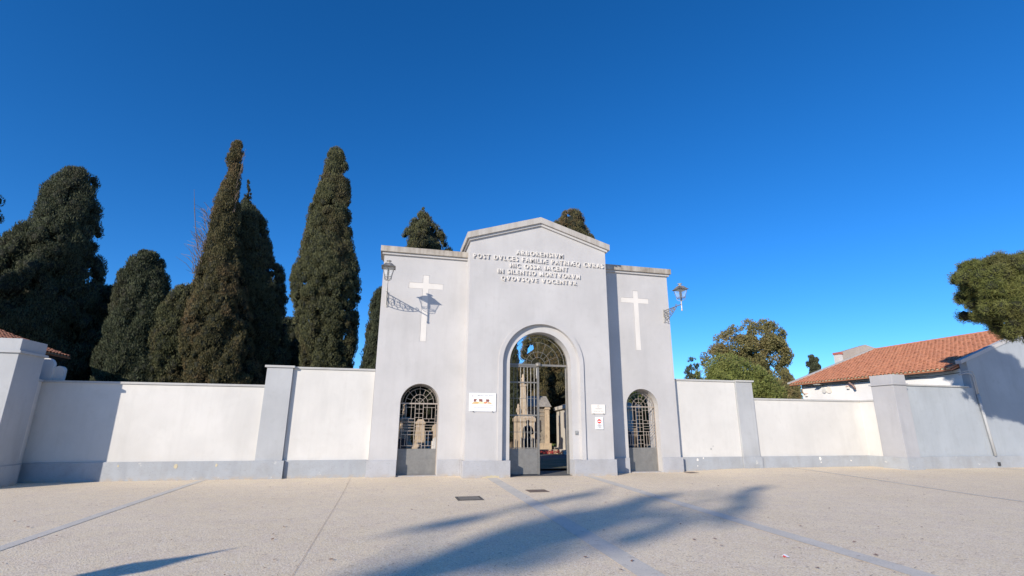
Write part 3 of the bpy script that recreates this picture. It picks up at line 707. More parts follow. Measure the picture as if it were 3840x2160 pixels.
# ------------------------------------------------------------------ tiled roofs
def tile_mesh(length=.42, w0=.105, w1=.085, n=6, th=.014):
    vs = []; fs = []
    for (y, w_) in ((0, w0), (length, w1)):
        for rr in (0, th):
            for k in range(n+1):
                a = PI*k/n; vs.append((-(w_-rr)*math.cos(a), y, (w_-rr)*math.sin(a)*.8))
    m = n+1
    for k in range(n):
        fs.append((k, k+1, 2*m+k+1, 2*m+k)); fs.append((m+k+1, m+k, 3*m+k, 3*m+k+1)); fs.append((k+1, k, m+k, m+k+1))
    fs += [(0, 2*m, 3*m, m), (n, m+n, 3*m+n, 2*m+n)]
    return vs, fs
TV, TF = tile_mesh(); TME = new_mesh('roof_tile', TV, TF, TILE)
def roof_slope(parent, xe, ze, xr, zr, y0, y1, sgn, limit, rowstep=.33, pitch=.205):
    """eave line at x=xe; ridge at x=xr; tiles run up the slope"""
    Ls = math.hypot(xr-xe, zr-ze); up_ = Vector((xr-xe, 0, zr-ze)).normalized(); nrm = Vector((-up_.z*sgn, 0, up_.x*sgn)); nrm = nrm if nrm.z > 0 else -nrm
    th = .06
    a0 = Vector((xe, 0, ze))-nrm*.02; a1 = Vector((xr, 0, zr))-nrm*.02
    m = MB(); vs = []
    for y in (y0, y1):
        for p in (a0, a1, a1-nrm*th, a0-nrm*th): vs.append((p.x, y, p.z))
    m.add(vs, [(0, 1, 2, 3), (7, 6, 5, 4), (0, 4, 5, 1), (1, 5, 6, 2), (2, 6, 7, 3), (3, 7, 4, 0)]); fixn(m.build('roof_slab', TILE, parent))
    cols = int((y1-y0-.1)/pitch); rows = int(Ls/rowstep); side = Vector((0, 1, 0)); M3 = Matrix((side, up_, nrm)).transposed()
    if M3.determinant() < 0: M3 = Matrix((-side, up_, nrm)).transposed()
    # spherical-cap pans as joined channel tiles
    cnt = 0; rest = MB(); pans = MB(); mort = MB()
    for r_ in range(rows):
        for c in range(cols):
            y = y0+.12+c*pitch
            p = Vector((xe, y, ze)) + up_*(r_*rowstep-.05) + nrm*(.015) + Vector((random.uniform(-.006, .006), random.uniform(-.01, .01), random.uniform(-.006, .006)))
            Mt = M3.to_4x4() @ Matrix.Rotation(random.uniform(-.03, .03), 4, 'Z') @ Matrix.Rotation(-.045, 4, 'X')
            Mt.translation = p
            if cnt < limit:
                o = bpy.data.objects.new('roof_tile', TME); C.objects.link(o); o.parent = parent
                Ml = Mt.copy(); Ml.translation = p - WLOC(parent); o.matrix_local = Ml
            else:
                rest.add([Mt @ Vector(v) for v in TV], TF)
            cnt += 1
    for c in range(cols):
        y = y0+.12+c*pitch; p = Vector((xe, y, ze))-up_*.045
        m2 = [(p.x+sgn*.03, y-.075, p.z+.005), (p.x+sgn*.03, y+.075, p.z+.005), (p.x+sgn*.03, y+.045, p.z+.07), (p.x+sgn*.03, y-.045, p.z+.07)]
        mort.add(m2 + [(x+sgn*.06, yy, z) for x, yy, z in m2], [(0, 1, 2, 3), (7, 6, 5, 4), (0, 4, 5, 1), (1, 5, 6, 2), (2, 6, 7, 3), (3, 7, 4, 0)])
    if rest.v: tag(rest.build('roof_tile', TILE, parent), kind='stuff')
    fixn(mort.build('eave_mortar', MORTAR, parent))
    return up_, nrm
H = empty('tiled_house', (24, 21, 0), 'low white house with orange tiled roof behind the right wall, gable end grey', 'house')
ex, ez, rx, rz = 23.40, 4.09, 30.3, 6.47
fixn(MB().box(23.85, 36.7, 16.5, 25.3, 0, 4.1).build('wall', stucco('house_white', (.80, .79, .78), .1), H))
sl = (rz-ez)/(rx-ex)
# gable end wall: grey, rises above the roof as a parapet
gp = [(23.85, 0), (37.2, 0), (37.2, 4.25), (30.3, 6.66), (24.05, 4.475), (23.85, 4.40)]
fixn(MB().prism_xz(gp, 16.2, 16.498).build('gable_wall', RGREY, H))
pp = [(23.52, 4.27), (30.3, 6.635), (37.3, 4.20), (37.3, 4.36), (30.3, 6.79), (23.50, 4.415)]
fixn(MB().prism_xz(pp, 16.16, 16.40).build('verge_coping', LGREY, H))
MB().box(24.41, 37.2, 16.15, 16.199, -.05, .535).build('plinth', PLINTH, H)
roof_slope(H, ex, ez, rx, rz, 16.55, 25.75, 1, 290)
fixn(MB().add([(rx, 16.55, rz), (rx, 25.75, rz), (37.4, 25.75, 4.0), (37.4, 16.55, 4.0), (rx, 16.55, rz-.08), (rx, 25.75, rz-.08), (37.4, 25.75, 3.92), (37.4, 16.55, 3.92)], [(0, 1, 2, 3), (7, 6, 5, 4), (0, 4, 5, 1), (1, 5, 6, 2), (2, 6, 7, 3), (3, 7, 4, 0)]).build('rear_roof_slope', TILE, H))
for k in range(24):
    y = 16.6+k*.38; m = MB(); vs = []
    for yy, w_ in ((y, .125), (y+.42, .115)):
        for a in range(7): t = PI*a/6; vs.append((rx-w_*math.cos(t), yy, rz+.01+w_*.7*math.sin(t)))
    m.add(vs, [(i, i+1, i+8, i+7) for i in range(6)] + [(6, 5, 4, 3, 2, 1, 0), (7, 8, 9, 10, 11, 12, 13)]); m.build('ridge_tile', TILE, H)
# far verge strip and parapet block
MB().add([(23.4, 25.72, 4.12), (30.3, 25.72, 6.50), (30.3, 25.9, 6.50), (23.4, 25.9, 4.12), (23.4, 25.72, 4.20), (30.3, 25.72, 6.58), (30.3, 25.9, 6.58), (23.4, 25.9, 4.20)], [(0, 3, 2, 1), (4, 5, 6, 7), (0, 1, 5, 4), (1, 2, 6, 5), (2, 3, 7, 6), (3, 0, 4, 7)]).build('verge_coping', COPING, H)
fixn(MB().prism_xz([(27.9, 5.0), (31.6, 5.0), (31.6, 6.40), (30.8, 6.60), (29.9, 6.82), (27.9, 6.28)], 25.95, 26.3).build('parapet_wall', GREYC, H))
MB().box(27.62, 27.898, 25.93, 26.32, 5.0, 6.10).build('parapet_end', WHITE, H)
MB().box(27.58, 27.93, 25.90, 26.35, 6.102, 6.24).build('parapet_cap', mk('brick_red', (.42, .13, .10), .8), H)
# eave timber and soffit
MB().box(23.46, 23.53, 16.56, 25.7, 3.99, 4.055).build('gutter_board', WOODD, H)
fixn(MB().add([(23.54, 16.56, 4.02), (23.54, 25.7, 4.02), (23.84, 25.7, 4.10), (23.84, 16.56, 4.10)], [(0, 1, 2, 3)]).build('soffit', WOODD, H))
# things on the white wall
fl = empty('floodlight', (23.8, 23.77, 3.9), 'flat square floodlight bracket under the eave of the tiled house', 'floodlight')
MB().box(23.35, 23.72, 23.62, 23.92, 3.93, 3.97).build('lamp_head', IRONL, fl); MB().tube([(23.72, 23.77, 3.95), (23.85, 23.77, 3.8)], .02, 6).build('arm', IRON, fl)
vt = empty('wall_vent', (23.85, 23.36, 3.5), 'round cream disc fitted on the white house wall under the eave', 'vent')
MB().tube([(23.80, 23.36, 3.63), (23.85, 23.36, 3.63)], .19, 20).build('disc', CREAMS, vt); MB().tube([(23.78, 23.68, 3.62), (23.85, 23.68, 3.62)], .15, 16).build('rim', MARBLE, vt)
def pipe(name, pts, r, mat, label, cat): tag(MB().tube(pts, r, 8).build(name, mat, None, True), label, cat)
pipe('flue_pipe', [(23.80, 21.95, 4.05), (23.62, 21.85, 3.98), (23.58, 21.75, 3.85), (23.62, 21.62, 3.74), (23.66, 21.57, 3.55)], .055, metal_paint('pipe_brown', (.22, .14, .12), (.3, .2, .17)), 'bent brown flue pipe coming down from the eave over the white wall', 'pipe')
pipe('wall_cable', [(23.80, 25.15, 3.92), (23.8, 25.25, 3.78), (23.8, 25.22, 3.6), (23.8, 25.1, 3.48)], .025, metal_paint('cable_brown', (.3, .2, .16), (.35, .26, .2)), 'curved brown cable loop at the far end of the white house wall', 'cable')
for y, z, lb in ((24.96, 3.44, 'small cream box on the white house wall below the cable loop'), (22.1, 3.68, 'small cream box on the white house wall left of the flue pipe')):
    e = empty('junction_box', (23.85, y, z), lb, 'box'); MB().box(23.74, 23.85, y-.07, y+.07, z-.08, z+.05).build('housing', CREAMS, e, bevel=.01); MB().box(23.72, 23.86, y-.085, y+.085, z+.052, z+.075).build('lid', TILE, e)
pipe('wall_cable', [(23.83, 16.55, 3.93), (23.70, 17.6, 3.86), (23.8, 20, 3.92), (23.8, 24.9, 3.90)], .012, INK, 'thin black cable running along under the eave of the tiled house', 'cable')
DP = empty('conduit_pipe', (24.0, 16.15, .5), 'pale grey conduit running down the corner of the grey gable wall', 'pipe')
MB().tube([(23.97, 16.13, 3.0), (24.12, 16.12, .54)], .055, 10).build('lower_tube', PGREY, DP, True)
MB().tube([(23.95, 16.14, 2.98), (23.93, 16.14, 3.7), (23.85, 16.13, 3.83), (23.6, 16.13, 3.88), (23.4, 16.3, 3.80)], .022, 8).build('upper_tube', LGREY, DP, True)
MB().tube([(24.0, 16.12, 2.98), (24.0, 16.12, 3.75), (23.9, 16.1, 3.95), (23.7, 16.1, 3.98), (23.5, 16.3, 3.9)], .018, 8).build('upper_tube', LGREY, DP, True)
bx_ = empty('meter_box', (24.3, 16.13, .2), 'tiny dark box at the foot of the grey gable wall', 'box'); MB().box(24.17, 24.27, 16.10, 16.15, .16, .30).build('housing', INK, bx_)

HL = empty('tiled_hut', (-16, 21, 0), 'low building with orange tile eave peeking over the far left pier', 'house')
MB().box(-26.0, -13.75, 17.2, 24.85, 0, 4.02).build('wall', BEIGEW, HL)
roof_slope(HL, -13.32, 4.30, -19.4, 6.55, 18.6, 24.95, -1, 220)
MB().box(-13.5, -13.43, 18.6, 24.9, 4.16, 4.235).build('gutter_board', WOODD, HL)
fixn(MB().add([(-13.5, 18.6, 4.24), (-13.5, 24.9, 4.24), (-13.75, 24.9, 4.03), (-13.75, 18.6, 4.03)], [(0, 1, 2, 3)]).build('soffit', WOODD, HL))

# ------------------------------------------------------------------ things seen through the gates
# person (silhouette in dark clothes)
def person(px, py, pz):
    e = empty('person', (px, py, pz), 'person in dark coat and trousers standing inside beyond the closed gate leaf', 'person')
    J = [(0, 0, .93, .13), (0, 0, 1.10, .12), (0, .0, 1.30, .145), (0, 0, 1.44, .10), (0, -.01, 1.52, .05), (0, -.02, 1.60, .085), (0, -.02, 1.68, .09), (0, -.01, 1.735, .06),
         (-.18, 0, 1.41, .06), (-.23, .02, 1.15, .048), (-.20, -.06, .92, .036), (-.19, -.09, .84, .035),
         (.18, 0, 1.41, .06), (.25, .0, 1.16, .048), (.14, -.20, 1.14, .036), (.07, -.26, 1.18, .035),
         (-.09, 0, .86, .10), (-.10, -.01, .48, .062), (-.10, .02, .10, .045), (-.11, -.14, .04, .04),
         (.09, 0, .86, .10), (.11, .0, .48, .062), (.12, .03, .10, .045), (.14, -.13, .04, .04)]
    E = [(0, 1), (1, 2), (2, 3), (3, 4), (4, 5), (5, 6), (6, 7), (3, 8), (8, 9), (9, 10), (10, 11), (3, 12), (12, 13), (13, 14), (14, 15), (0, 16), (16, 17), (17, 18), (18, 19), (0, 20), (20, 21), (21, 22), (22, 23)]
    def skin(name, J, E, mat, root=0, fat=0):
        me = bpy.data.meshes.new(name); me.from_pydata([(j[0], j[1], j[2]) for j in J], E, []); me.update()
        o = bpy.data.objects.new(name, me); C.objects.link(o)
        md = o.modifiers.new('s', 'SKIN'); 
        for i, j in enumerate(J):
            me.skin_vertices[0].data[i].radius = (j[3]+fat, (j[3]+fat)*.85); me.skin_vertices[0].data[i].use_root = (i == root)
        o.modifiers.new('d', 'SUBSURF').levels = 1
        dg = bpy.context.evaluated_depsgraph_get(); dg.update(); m2 = bpy.data.meshes.new_from_object(o.evaluated_get(dg)); bpy.data.objects.remove(o)
        m2.materials.clear(); m2.materials.append(mat); m2.polygons.foreach_set('use_smooth', [True]*len(m2.polygons))
        p = bpy.data.objects.new(name, m2); C.objects.link(p); p.parent = e; return p
    skinm = mk('skin_tone', (.33, .19, .13), .6); cloth = mk('dark_cloth', (.012, .012, .016), .9); trou = mk('dark_trousers', (.018, .018, .024), .9)
    skin('body', J, E, skinm)
    skin('coat', [(0, 0, .84, .15), (0, 0, 1.0, .15), (0, 0, 1.15, .145), (0, 0, 1.30, .165), (0, 0, 1.43, .105), (-.18, 0, 1.41, .075), (-.23, .02, 1.15, .062), (-.20, -.05, .95, .05), (.18, 0, 1.41, .075), (.25, 0, 1.16, .062), (.16, -.17, 1.14, .05)],
         [(0, 1), (1, 2), (2, 3), (3, 4), (4, 5), (5, 6), (6, 7), (4, 8), (8, 9), (9, 10)], cloth)
    skin('trousers', [(0, 0, .90, .12), (-.09, 0, .84, .11), (-.10, -.01, .48, .078), (-.10, .02, .08, .065), (.09, 0, .84, .11), (.11, 0, .48, .078), (.12, .03, .08, .065)], [(0, 1), (1, 2), (2, 3), (0, 4), (4, 5), (5, 6)], trou)
    skin('hair', [(0, .0, 1.66, .085), (0, .01, 1.71, .095), (0, 0, 1.75, .07)], [(0, 1), (1, 2)], cloth)
    shoe = skin('shoes', [(-.10, .02, .05, .05), (-.11, -.16, .045, .04)], [(0, 1)], INK)
    shoe2 = skin('shoes', [(.12, .03, .05, .05), (.14, -.15, .045, .04)], [(0, 1)], INK)
    hx = MB().add([(0, 0, 0)], []) if False else None
    for sx in (-.036, .036):
        m = MB(); m.lathe(sx, -.098, [(.004, 1.672), (.012, 1.68), (.004, 1.688)], 6); o = m.build('eye', INK, None); o.parent = e
    m = MB(); m.add([(-.014, -.10, 1.635), (.014, -.10, 1.635), (0, -.13, 1.64), (0, -.10, 1.675)], [(0, 2, 1), (0, 3, 2), (1, 2, 3)]); o = m.build('nose', skinm, None); o.parent = e
    e.rotation_euler = (0, 0, R(-35)); return e
person(6.27, 23.0, .116)

# obelisk monument with a statue
MO = empty('obelisk_monument', (7.15, 27.2, .1), 'pale stone grave monument with tapering pillar and statue on top', 'monument')
MB().frustum(7.2, 27.2, [(.62, .05), (.62, .35), (.52, .38), (.46, .45), (.46, 1.75), (.52, 1.85), (.52, 2.0), (.40, 2.1), (.36, 2.2)]).build('pedestal', STONE, MO)
MB().frustum(7.15, 27.2, [(.17, 2.201), (.115, 3.70), (.15, 3.74), (.15, 3.82)]).build('pillar', STONE, MO)
MB().lathe(7.15, 27.2, [(.10, 3.821), (.11, 3.95), (.09, 4.08), (.12, 4.16), (.06, 4.22), (.075, 4.29), (.05, 4.37), (.01, 4.40)], 12).build('statue', STONE, MO, True)
MB().lathe(6.82, 27.0, [(.09, 2.1), (.05, 2.2), (.12, 2.35), (.11, 2.5), (.05, 2.6), (.07, 2.68), (.01, 2.76)], 10).build('urn', STONE, MO, True)
for k in range(5):
    MB().box(6.55+k*.3, 6.62+k*.3, 26.62, 26.68, .1, .9+.1*(k % 2)).build('railing_post', STONEG, MO)
# mausoleum
MA = empty('mausoleum', (9.0, 32, .1), 'grey brown stone chapel tomb with a lichened slab roof', 'mausoleum')
MB().box(8.1, 9.75, 31.2, 34, .1, 2.758).build('wall', STONEG, MA)
for x in (8.1, 9.62): MB().box(x, x+.26, 31.05, 31.199, .1, 2.60).build('corner_pillar', STONE, MA); MB().box(x-.04, x+.30, 31.0, 31.24, 2.601, 2.75).build('capital', STONE, MA)
MB().box(7.95, 9.95, 30.9, 34.1, .1, .55).build('base_step', STONE, MA)
fixn(MB().add([(8.0, 30.95, 2.76), (10.0, 30.95, 2.76), (9.85, 31.6, 3.45), (8.4, 31.6, 3.45), (8.0, 34.2, 2.76), (10.0, 34.2, 2.76), (9.85, 33.6, 3.45), (8.4, 33.6, 3.45)], [(0, 1, 2, 3), (4, 7, 6, 5), (0, 3, 7, 4), (1, 5, 6, 2), (3, 2, 6, 7), (0, 4, 5, 1)]).build('roof', SLATE, MA))
MB().box(8.6, 9.2, 31.17, 31.199, .56, 2.1).build('door', GRANITE, MA)
for k in range(6): MB().box(8.37+.0, 9.6, 31.15, 31.16, 2.2+k*.06, 2.22+k*.06).build('string_course', STONE, MA) if k in (0, 4) else None
# cream tomb wall with cross
TW = empty('tomb_wall', (9.6, 29, .1), 'cream rendered tomb house with a tall grey cross on its wall', 'tomb')
tb = [(10.6, 31.9), (9.62, 27.0), (13.5, 26.2), (14.5, 31.1)]
def P2(t, o_=0): # point along the visible long wall
    a = Vector((10.6, 31.9)); b_ = Vector((9.62, 27.0)); d = (b_-a).normalized(); n = Vector((-d.y, d.x)); q = a+d*t; q = q - n*o_ if n.x > 0 else q + n*o_; return (q.x, q.y)
fixn(MB().prism_xy(tb, .1, 2.55).build('wall', BEIGEW, TW))
fixn(MB().prism_xy([(10.5, 32.1), (9.48, 26.85), (13.6, 26.0), (14.6, 31.3)], 2.552, 2.75).build('cornice', BEIGEW, TW))
fixn(MB().add([(10.5, 32.1, 2.76), (9.48, 26.85, 2.76), (13.6, 26.0, 2.76), (14.6, 31.3, 2.76), (12.05, 29.0, 3.4)], [(0, 1, 4), (1, 2, 4), (2, 3, 4), (3, 0, 4), (3, 2, 1, 0)]).build('roof', SLATE, TW))
def wq(t0, t1, z0, z1, name, mat, pr=.03):
    a = P2(t0, pr); b_ = P2(t1, pr); c = P2(t1, -.01); d = P2(t0, -.01)
    fixn(MB().prism_xy([a, b_, c, d], z0, z1).build(name, mat, TW))
wq(1.55, 1.75, .5, 2.2, 'cross', GREYC, .032); wq(1.2, 2.1, 1.6, 1.8, 'cross_arm', GREYC, .028)
wq(-.05, 5.1, .1, .30, 'plinth', BEIGEW, .25)
wq(3.9, 4.9, 1.5, 2.35, 'window_shutter', GREYC, .05)
# flower bed of red leaves
fb = MB(); random.seed(11)
for i in range(500):
    x = random.uniform(7.6, 10.4); y = random.uniform(27.0, 27.6); z = .12+random.random()*.14; s_ = .05
    a = random.random()*6.3; fb.add([(x, y, z), (x+s_*math.cos(a), y+s_*math.sin(a)*.5, z+.03), (x+s_*math.cos(a+1.4), y+.02, z+.06)], [(0, 1, 2)])
tag(fb.build('red_flowers', mk('red_petals', (.45, .05, .04), .7)), 'low bed of red flowers on the path edge inside the gate', 'flowers', kind='stuff')
MB_ = MB
bd = empty('garden_kerb', (8, 27.2, .1), 'low stone kerb around the bed of red flowers', 'kerb'); MB().box(6.8, 9.3, 27.75, 27.95, .1, .33).build('kerb_stone', STONE, bd)
lawn = MB()
for i in range(2500):
    x = random.uniform(9, 16); y = random.uniform(33, 40); a = random.random()*3.14; lawn.add([(x, y, .1), (x+.04*math.cos(a), y+.04*math.sin(a), .1), (x+.02, y, .1+random.uniform(.08, .2))], [(0, 1, 2)])
tag(lawn.build('grass', BROADG), 'green grass strip between the tombs inside the gate', 'grass', kind='stuff')
# contents of the left side gate
PD = empty('stone_pedestal', (1.35, 23, .1), 'tapering pale stone pedestal seen through the left side gate', 'monument')
MB().frustum(1.37, 23.1, [(.30, .1), (.30, .68), (.24, .72), (.215, .78), (.175, 1.62), (.21, 1.66), (.21, 1.74), (.14, 1.80), (.12, 1.86)]).build('shaft', STONE, PD)
MG2 = empty('grave_monument', (.8, 27, .1), 'pale stone grave with urn at the left of the left side gate', 'monument')
MB().frustum(.85, 27.2, [(.5, .1), (.5, .5), (.30, .8), (.27, 1.7), (.36, 1.8), (.36, 1.92), (.2, 2.0)]).build('pedestal', STONE, MG2)
MB().lathe(.78, 27.2, [(.06, 2.001), (.12, 2.2), (.10, 2.35), (.06, 2.5), (.09, 2.6), (.02, 2.7)], 10).build('urn', STONE, MG2, True)
MB().box(.0, .9, 25.6, 26.3, .1, .95).build('tomb_slab', GRANITE, MG2)
ID = empty('information_sign', (1.7, 22, .1), 'brown information board on a white post behind the left side gate', 'sign')
MB().tube([(1.70, 22, .1), (1.70, 22, 1.0)], .025, 8).build('post', MARBLE, ID)
MB().box(1.555, 1.845, 21.97, 22.0, .975, 1.38).build('panel', mk('sign_brown', (.15, .075, .045), .5), ID)
MB().tube([(1.71, 21.955, 1.335), (1.71, 21.969, 1.335)], .035, 12).build('emblem', SIGNW, ID)
for z in (1.26, 1.22, 1.12, 1.07): MB().box(1.58, 1.72 if z < 1.2 else 1.82, 21.962, 21.969, z-.008, z+.008).build('small_print', SIGNW, ID)
# tombs and hedge behind both side gates
random.seed(21)
TN = empty('grave_stone', (0, 0, 0), 'x', 'grave stone'); bpy.data.objects.remove(TN)
for i, (x, y, h, wd, m_, lb) in enumerate(((2.4, 26, .9, .5, MARBLE, 'white headstone at the right edge of the left side gate view'), (2.75, 30, 1.5, .6, STONE, 'tall stone slab grave behind the brown information board'),
                                   (10.9, 24, 1.1, .35, MARBLE, 'white marble figure grave in the middle of the right side gate view'), (10.4, 27, 1.9, .4, STONE, 'stone pillar grave at the left of the right side gate view'),
                                   (12.6, 26, 1.2, .7, GRANITE, 'dark granite headstone at the right of the right side gate view'), (10.0, 23.5, 1.0, .6, GRANITE, 'dark granite headstone at the lower left of the right side gate view'),
                                   (13.4, 27.5, 2.2, .4, STONE, 'tall stone pillar at the right edge of the right side gate view'))):
    g = empty('grave_stone', (x, y, .1), lb, 'grave stone')
    MB().box(x-wd/2-.08, x+wd/2+.08, y-.3, y+.2, .1, .25).build('base', STONEG, g)
    p = [(x-wd/2, .251), (x+wd/2, .251), (x+wd/2, h-.1)] + arc(x, h-.1, wd/2, 0, 180, 8)[1:-1] + [(x-wd/2, h-.1)]
    fixn(MB().prism_xz(p, y-.08, y+.08).build('headstone', m_, g, bevel=0))

# ------------------------------------------------------------------ foliage
rng = np.random.default_rng(5)
def unit(a): return a/np.linalg.norm(a, axis=-1, keepdims=True)
def leaves_mesh(name, P, D, length, width, mat, parent, up_bias=.6, jitter=.8, tone=None):
    """P points, D outward directions -> one thin triangle pair per point"""
    n = len(P)
    ax = unit(D*.55 + np.array([0, 0, up_bias]) + rng.normal(0, jitter*.5, (n, 3)))
    sd_ = unit(np.cross(ax, rng.normal(0, 1, (n, 3))))
    l = (length*rng.uniform(.6, 1.35, n))[:, None]; w_ = (width*rng.uniform(.6, 1.3, n))[:, None]
    v = np.empty((n, 3, 3)); v[:, 0] = P-ax*l*.35+sd_*w_*.55; v[:, 1] = P+ax*l*.65; v[:, 2] = P-ax*l*.35-sd_*w_*.55
    me = bpy.data.meshes.new(name); me.vertices.add(n*3); me.vertices.foreach_set('co', v.reshape(-1))
    me.loops.add(n*3); me.loops.foreach_set('vertex_index', np.arange(n*3, dtype=np.int32)); me.polygons.add(n)
    me.polygons.foreach_set('loop_start', np.arange(0, n*3, 3, dtype=np.int32)); me.polygons.foreach_set('loop_total', np.full(n, 3, dtype=np.int32))
    me.update(calc_edges=True); me.materials.append(mat)
    if tone is not None:
        at = me.attributes.new('tone', 'FLOAT', 'FACE'); at.data.foreach_set('value', tone.astype(np.float32))
    return link(name, me, parent)
def lobes_to_points(Cn, Rd, Dir, per, elong=1.35, inner=.0):
    """leaf points on lobe surfaces, outward half favoured"""
    k = len(Cn); idx = np.repeat(np.arange(k), per)
    d = unit(rng.normal(0, 1, (len(idx), 3))); dd = Dir[idx]
    flip = (np.sum(d*dd, 1) < -.25); d[flip] = -d[flip]
    r = Rd[idx][:, None]*(1-inner*rng.random((len(idx), 1)))*rng.uniform(.86, 1.12, (len(idx), 1))
    off = d*r; off[:, 2] *= elong
    return Cn[idx]+off, d
_ico = None
def solid_lobes(name, Cn, Rd, mat, parent, q=.86, elong=1.0):
    global _ico
    if _ico is None:
        bm = bmesh.new(); bmesh.ops.create_icosphere(bm, subdivisions=1, radius=1); bm.verts.ensure_lookup_table()
        _ico = (np.array([v.co[:] for v in bm.verts]), np.array([[v.index for v in f.verts] for f in bm.faces])); bm.free()
    V, F = _ico; k = len(Cn); nv = len(V)
    vv = V[None]*(1+rng.normal(0, .10, (k, nv, 1)))*Rd[:, None, None]*q; vv[:, :, 2] *= elong; vv = vv+Cn[:, None, :]
    ff = F[None]+(np.arange(k)*nv)[:, None, None]; n = k*len(F)
    me = bpy.data.meshes.new(name); me.vertices.add(k*nv); me.vertices.foreach_set('co', vv.reshape(-1)); me.loops.add(n*3); me.loops.foreach_set('vertex_index', ff.reshape(-1).astype(np.int32)); me.polygons.add(n)
    me.polygons.foreach_set('loop_start', np.arange(0, n*3, 3, dtype=np.int32)); me.polygons.foreach_set('loop_total', np.full(n, 3, dtype=np.int32)); me.update(calc_edges=True); me.materials.append(mat)
    return link(name, me, parent)
def cypress(name, label, cy, prof, mat, nlobes, per, lob=(.22, .5), length=.13, width=.055, **kw):
    lob = (lob[0]*.70, lob[1]*.66); nl = int(nlobes*2.1)
    return cypress_(name, label, cy, prof, mat, nl, int(per*.85), lob, length*.62, width*.62, **kw)
def cypress_(name, label, cy, prof, mat, nlobes, per, lob, length, width, depth=1.0, group=None, trunk=True, zbase=0, core=.60, upb=.9, holes=0.0):
    prof = sorted(prof); Z = np.array([p[0] for p in prof]); XL = np.array([p[1] for p in prof]); XR = np.array([p[2] for p in prof])
    zmax, zmin = Z[-1], Z[0]
    ztop = zmax; cxb = (XL[0]+XR[0])/2
    e = empty(name, (float(cxb), cy, 0), label, 'tree', group)
    zs = np.linspace(zmin, zmax, 200); xl = np.interp(zs, Z, XL); xr = np.interp(zs, Z, XR); hw = (xr-xl)/2
    pr = (hw+.15); pr = pr/pr.sum(); z = rng.choice(zs, nlobes, p=pr)+rng.uniform(-.05, .05, nlobes)
    h = np.interp(z, zs, hw); c = np.interp(z, zs, (xl+xr)/2)
    th = rng.uniform(0, 2*PI, nlobes); 
    # favour the side that can be seen
    back_ = np.sin(th) > .45; th[back_] = -th[back_]
    rl = np.clip(h*rng.uniform(.28, .6, nlobes), .07, None); rl = np.minimum(rl, rng.uniform(lob[0], lob[1], nlobes))
    rad = np.maximum(h-rl*rng.uniform(.8, 1.1, nlobes), 0)
    p1, p2, p3 = rng.uniform(0, 6.3, 3); sc_ = 27/max(cy, 20)*1.0
    env = np.sin(th*5+p1+1.3*np.sin(z*.9*sc_))*np.sin(z*2.3*sc_+p2+1.5*np.sin(th*2)) + .7*np.sin(th*9+z*1.7*sc_+p3)*np.sin(z*4.1*sc_+p1+th*3)
    rad = rad*(1-.10*np.clip(env+.55, 0, 2)) - np.clip(env, 0, 1)*.28*np.minimum(1, h/1.5); rad = np.maximum(rad, 0)*np.where(rng.random(nlobes) < .25, rng.uniform(.8, 1, nlobes), 1)
    zc = np.minimum(z, ztop-rl*1.2)
    Cn = np.stack([c+rad*np.cos(th), cy+rad*depth*np.sin(th), zc], 1); Dir = unit(np.stack([np.cos(th), np.sin(th), np.full(nlobes, .35)], 1))
    pern = np.maximum((per*(rl/np.mean(rl))**2).astype(int), 14)
    P, D = lobes_to_points(Cn, rl, Dir, pern, 1.25)
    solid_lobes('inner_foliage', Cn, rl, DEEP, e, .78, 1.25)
    # crest sprays that break the outline
    k2 = int(nlobes*9); i2 = rng.integers(0, nlobes, k2)
    P2_ = Cn[i2]+unit(Dir[i2]+rng.normal(0, .5, (k2, 3)))*rl[i2][:, None]*rng.uniform(1.0, 1.25, (k2, 1)); P = np.concatenate([P, P2_]); D = np.concatenate([D, Dir[i2]])
    tn = rng.random(nlobes)**1.3; tn = np.concatenate([np.repeat(tn, pern), tn[i2]])
    leaves_mesh('crown', P, D, length, width, mat, e, up_bias=upb, jitter=.55, tone=tn)
    # inner foliage mass, coloured near black to paint the shade inside the crown
    ns = 18; vs = []; fs = []; lv = np.linspace(zmin, zmax-.05*(zmax-zmin), 34)
    for i, zz in enumerate(lv):
        hh = float(np.interp(zz, zs, hw))*core; cc = float(np.interp(zz, zs, (xl+xr)/2))
        for q in range(ns):
            t = 2*PI*q/ns; rr = max(hh*(1+random.uniform(-.16, .10))-.08, .02); vs.append((cc+rr*math.cos(t), cy+rr*depth*math.sin(t), zz+random.uniform(-.1, .1)))
    for i in range(len(lv)-1):
        for q in range(ns): q2 = (q+1) % ns; fs.append((i*ns+q, i*ns+q2, (i+1)*ns+q2, (i+1)*ns+q))
    fs.append(tuple((len(lv)-1)*ns+q for q in range(ns)))
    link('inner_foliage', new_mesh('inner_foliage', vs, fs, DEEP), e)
    if trunk:
        zt2 = zmin+(zmax-zmin)*.7; c2 = float(np.interp(zt2, zs, (xl+xr)/2))
        MB().tube([(cxb, cy, 0), (cxb, cy, zmin), (c2, cy, zt2)], [.28, .22, .06], 8).build('trunk', BARK, e)
    return e
E_ = 'cypress'
cypress('cypress_tree', 'broad dark cypress left of all, with a blunt rounded top above the far pier', 30, [(15.35,-18.12,-17.38),(14.71,-18.57,-16.76),(13.97,-19.00,-16.48),(13.03,-19.16,-16.25),(12.10,-19.31,-16.05),(11.17,-19.62,-15.90),(10.34,-20.12,-15.75),(9.46,-20.50,-15.62),(8.59,-21.12,-15.50),(7.34,-21.62,-15.25),(5.78,-22.00,-14.88),(3.79,-22.00,-14.50),(0.84,-21.75,-14.50)], CYPD, 620, 120, (.3, .65), .17, .065)
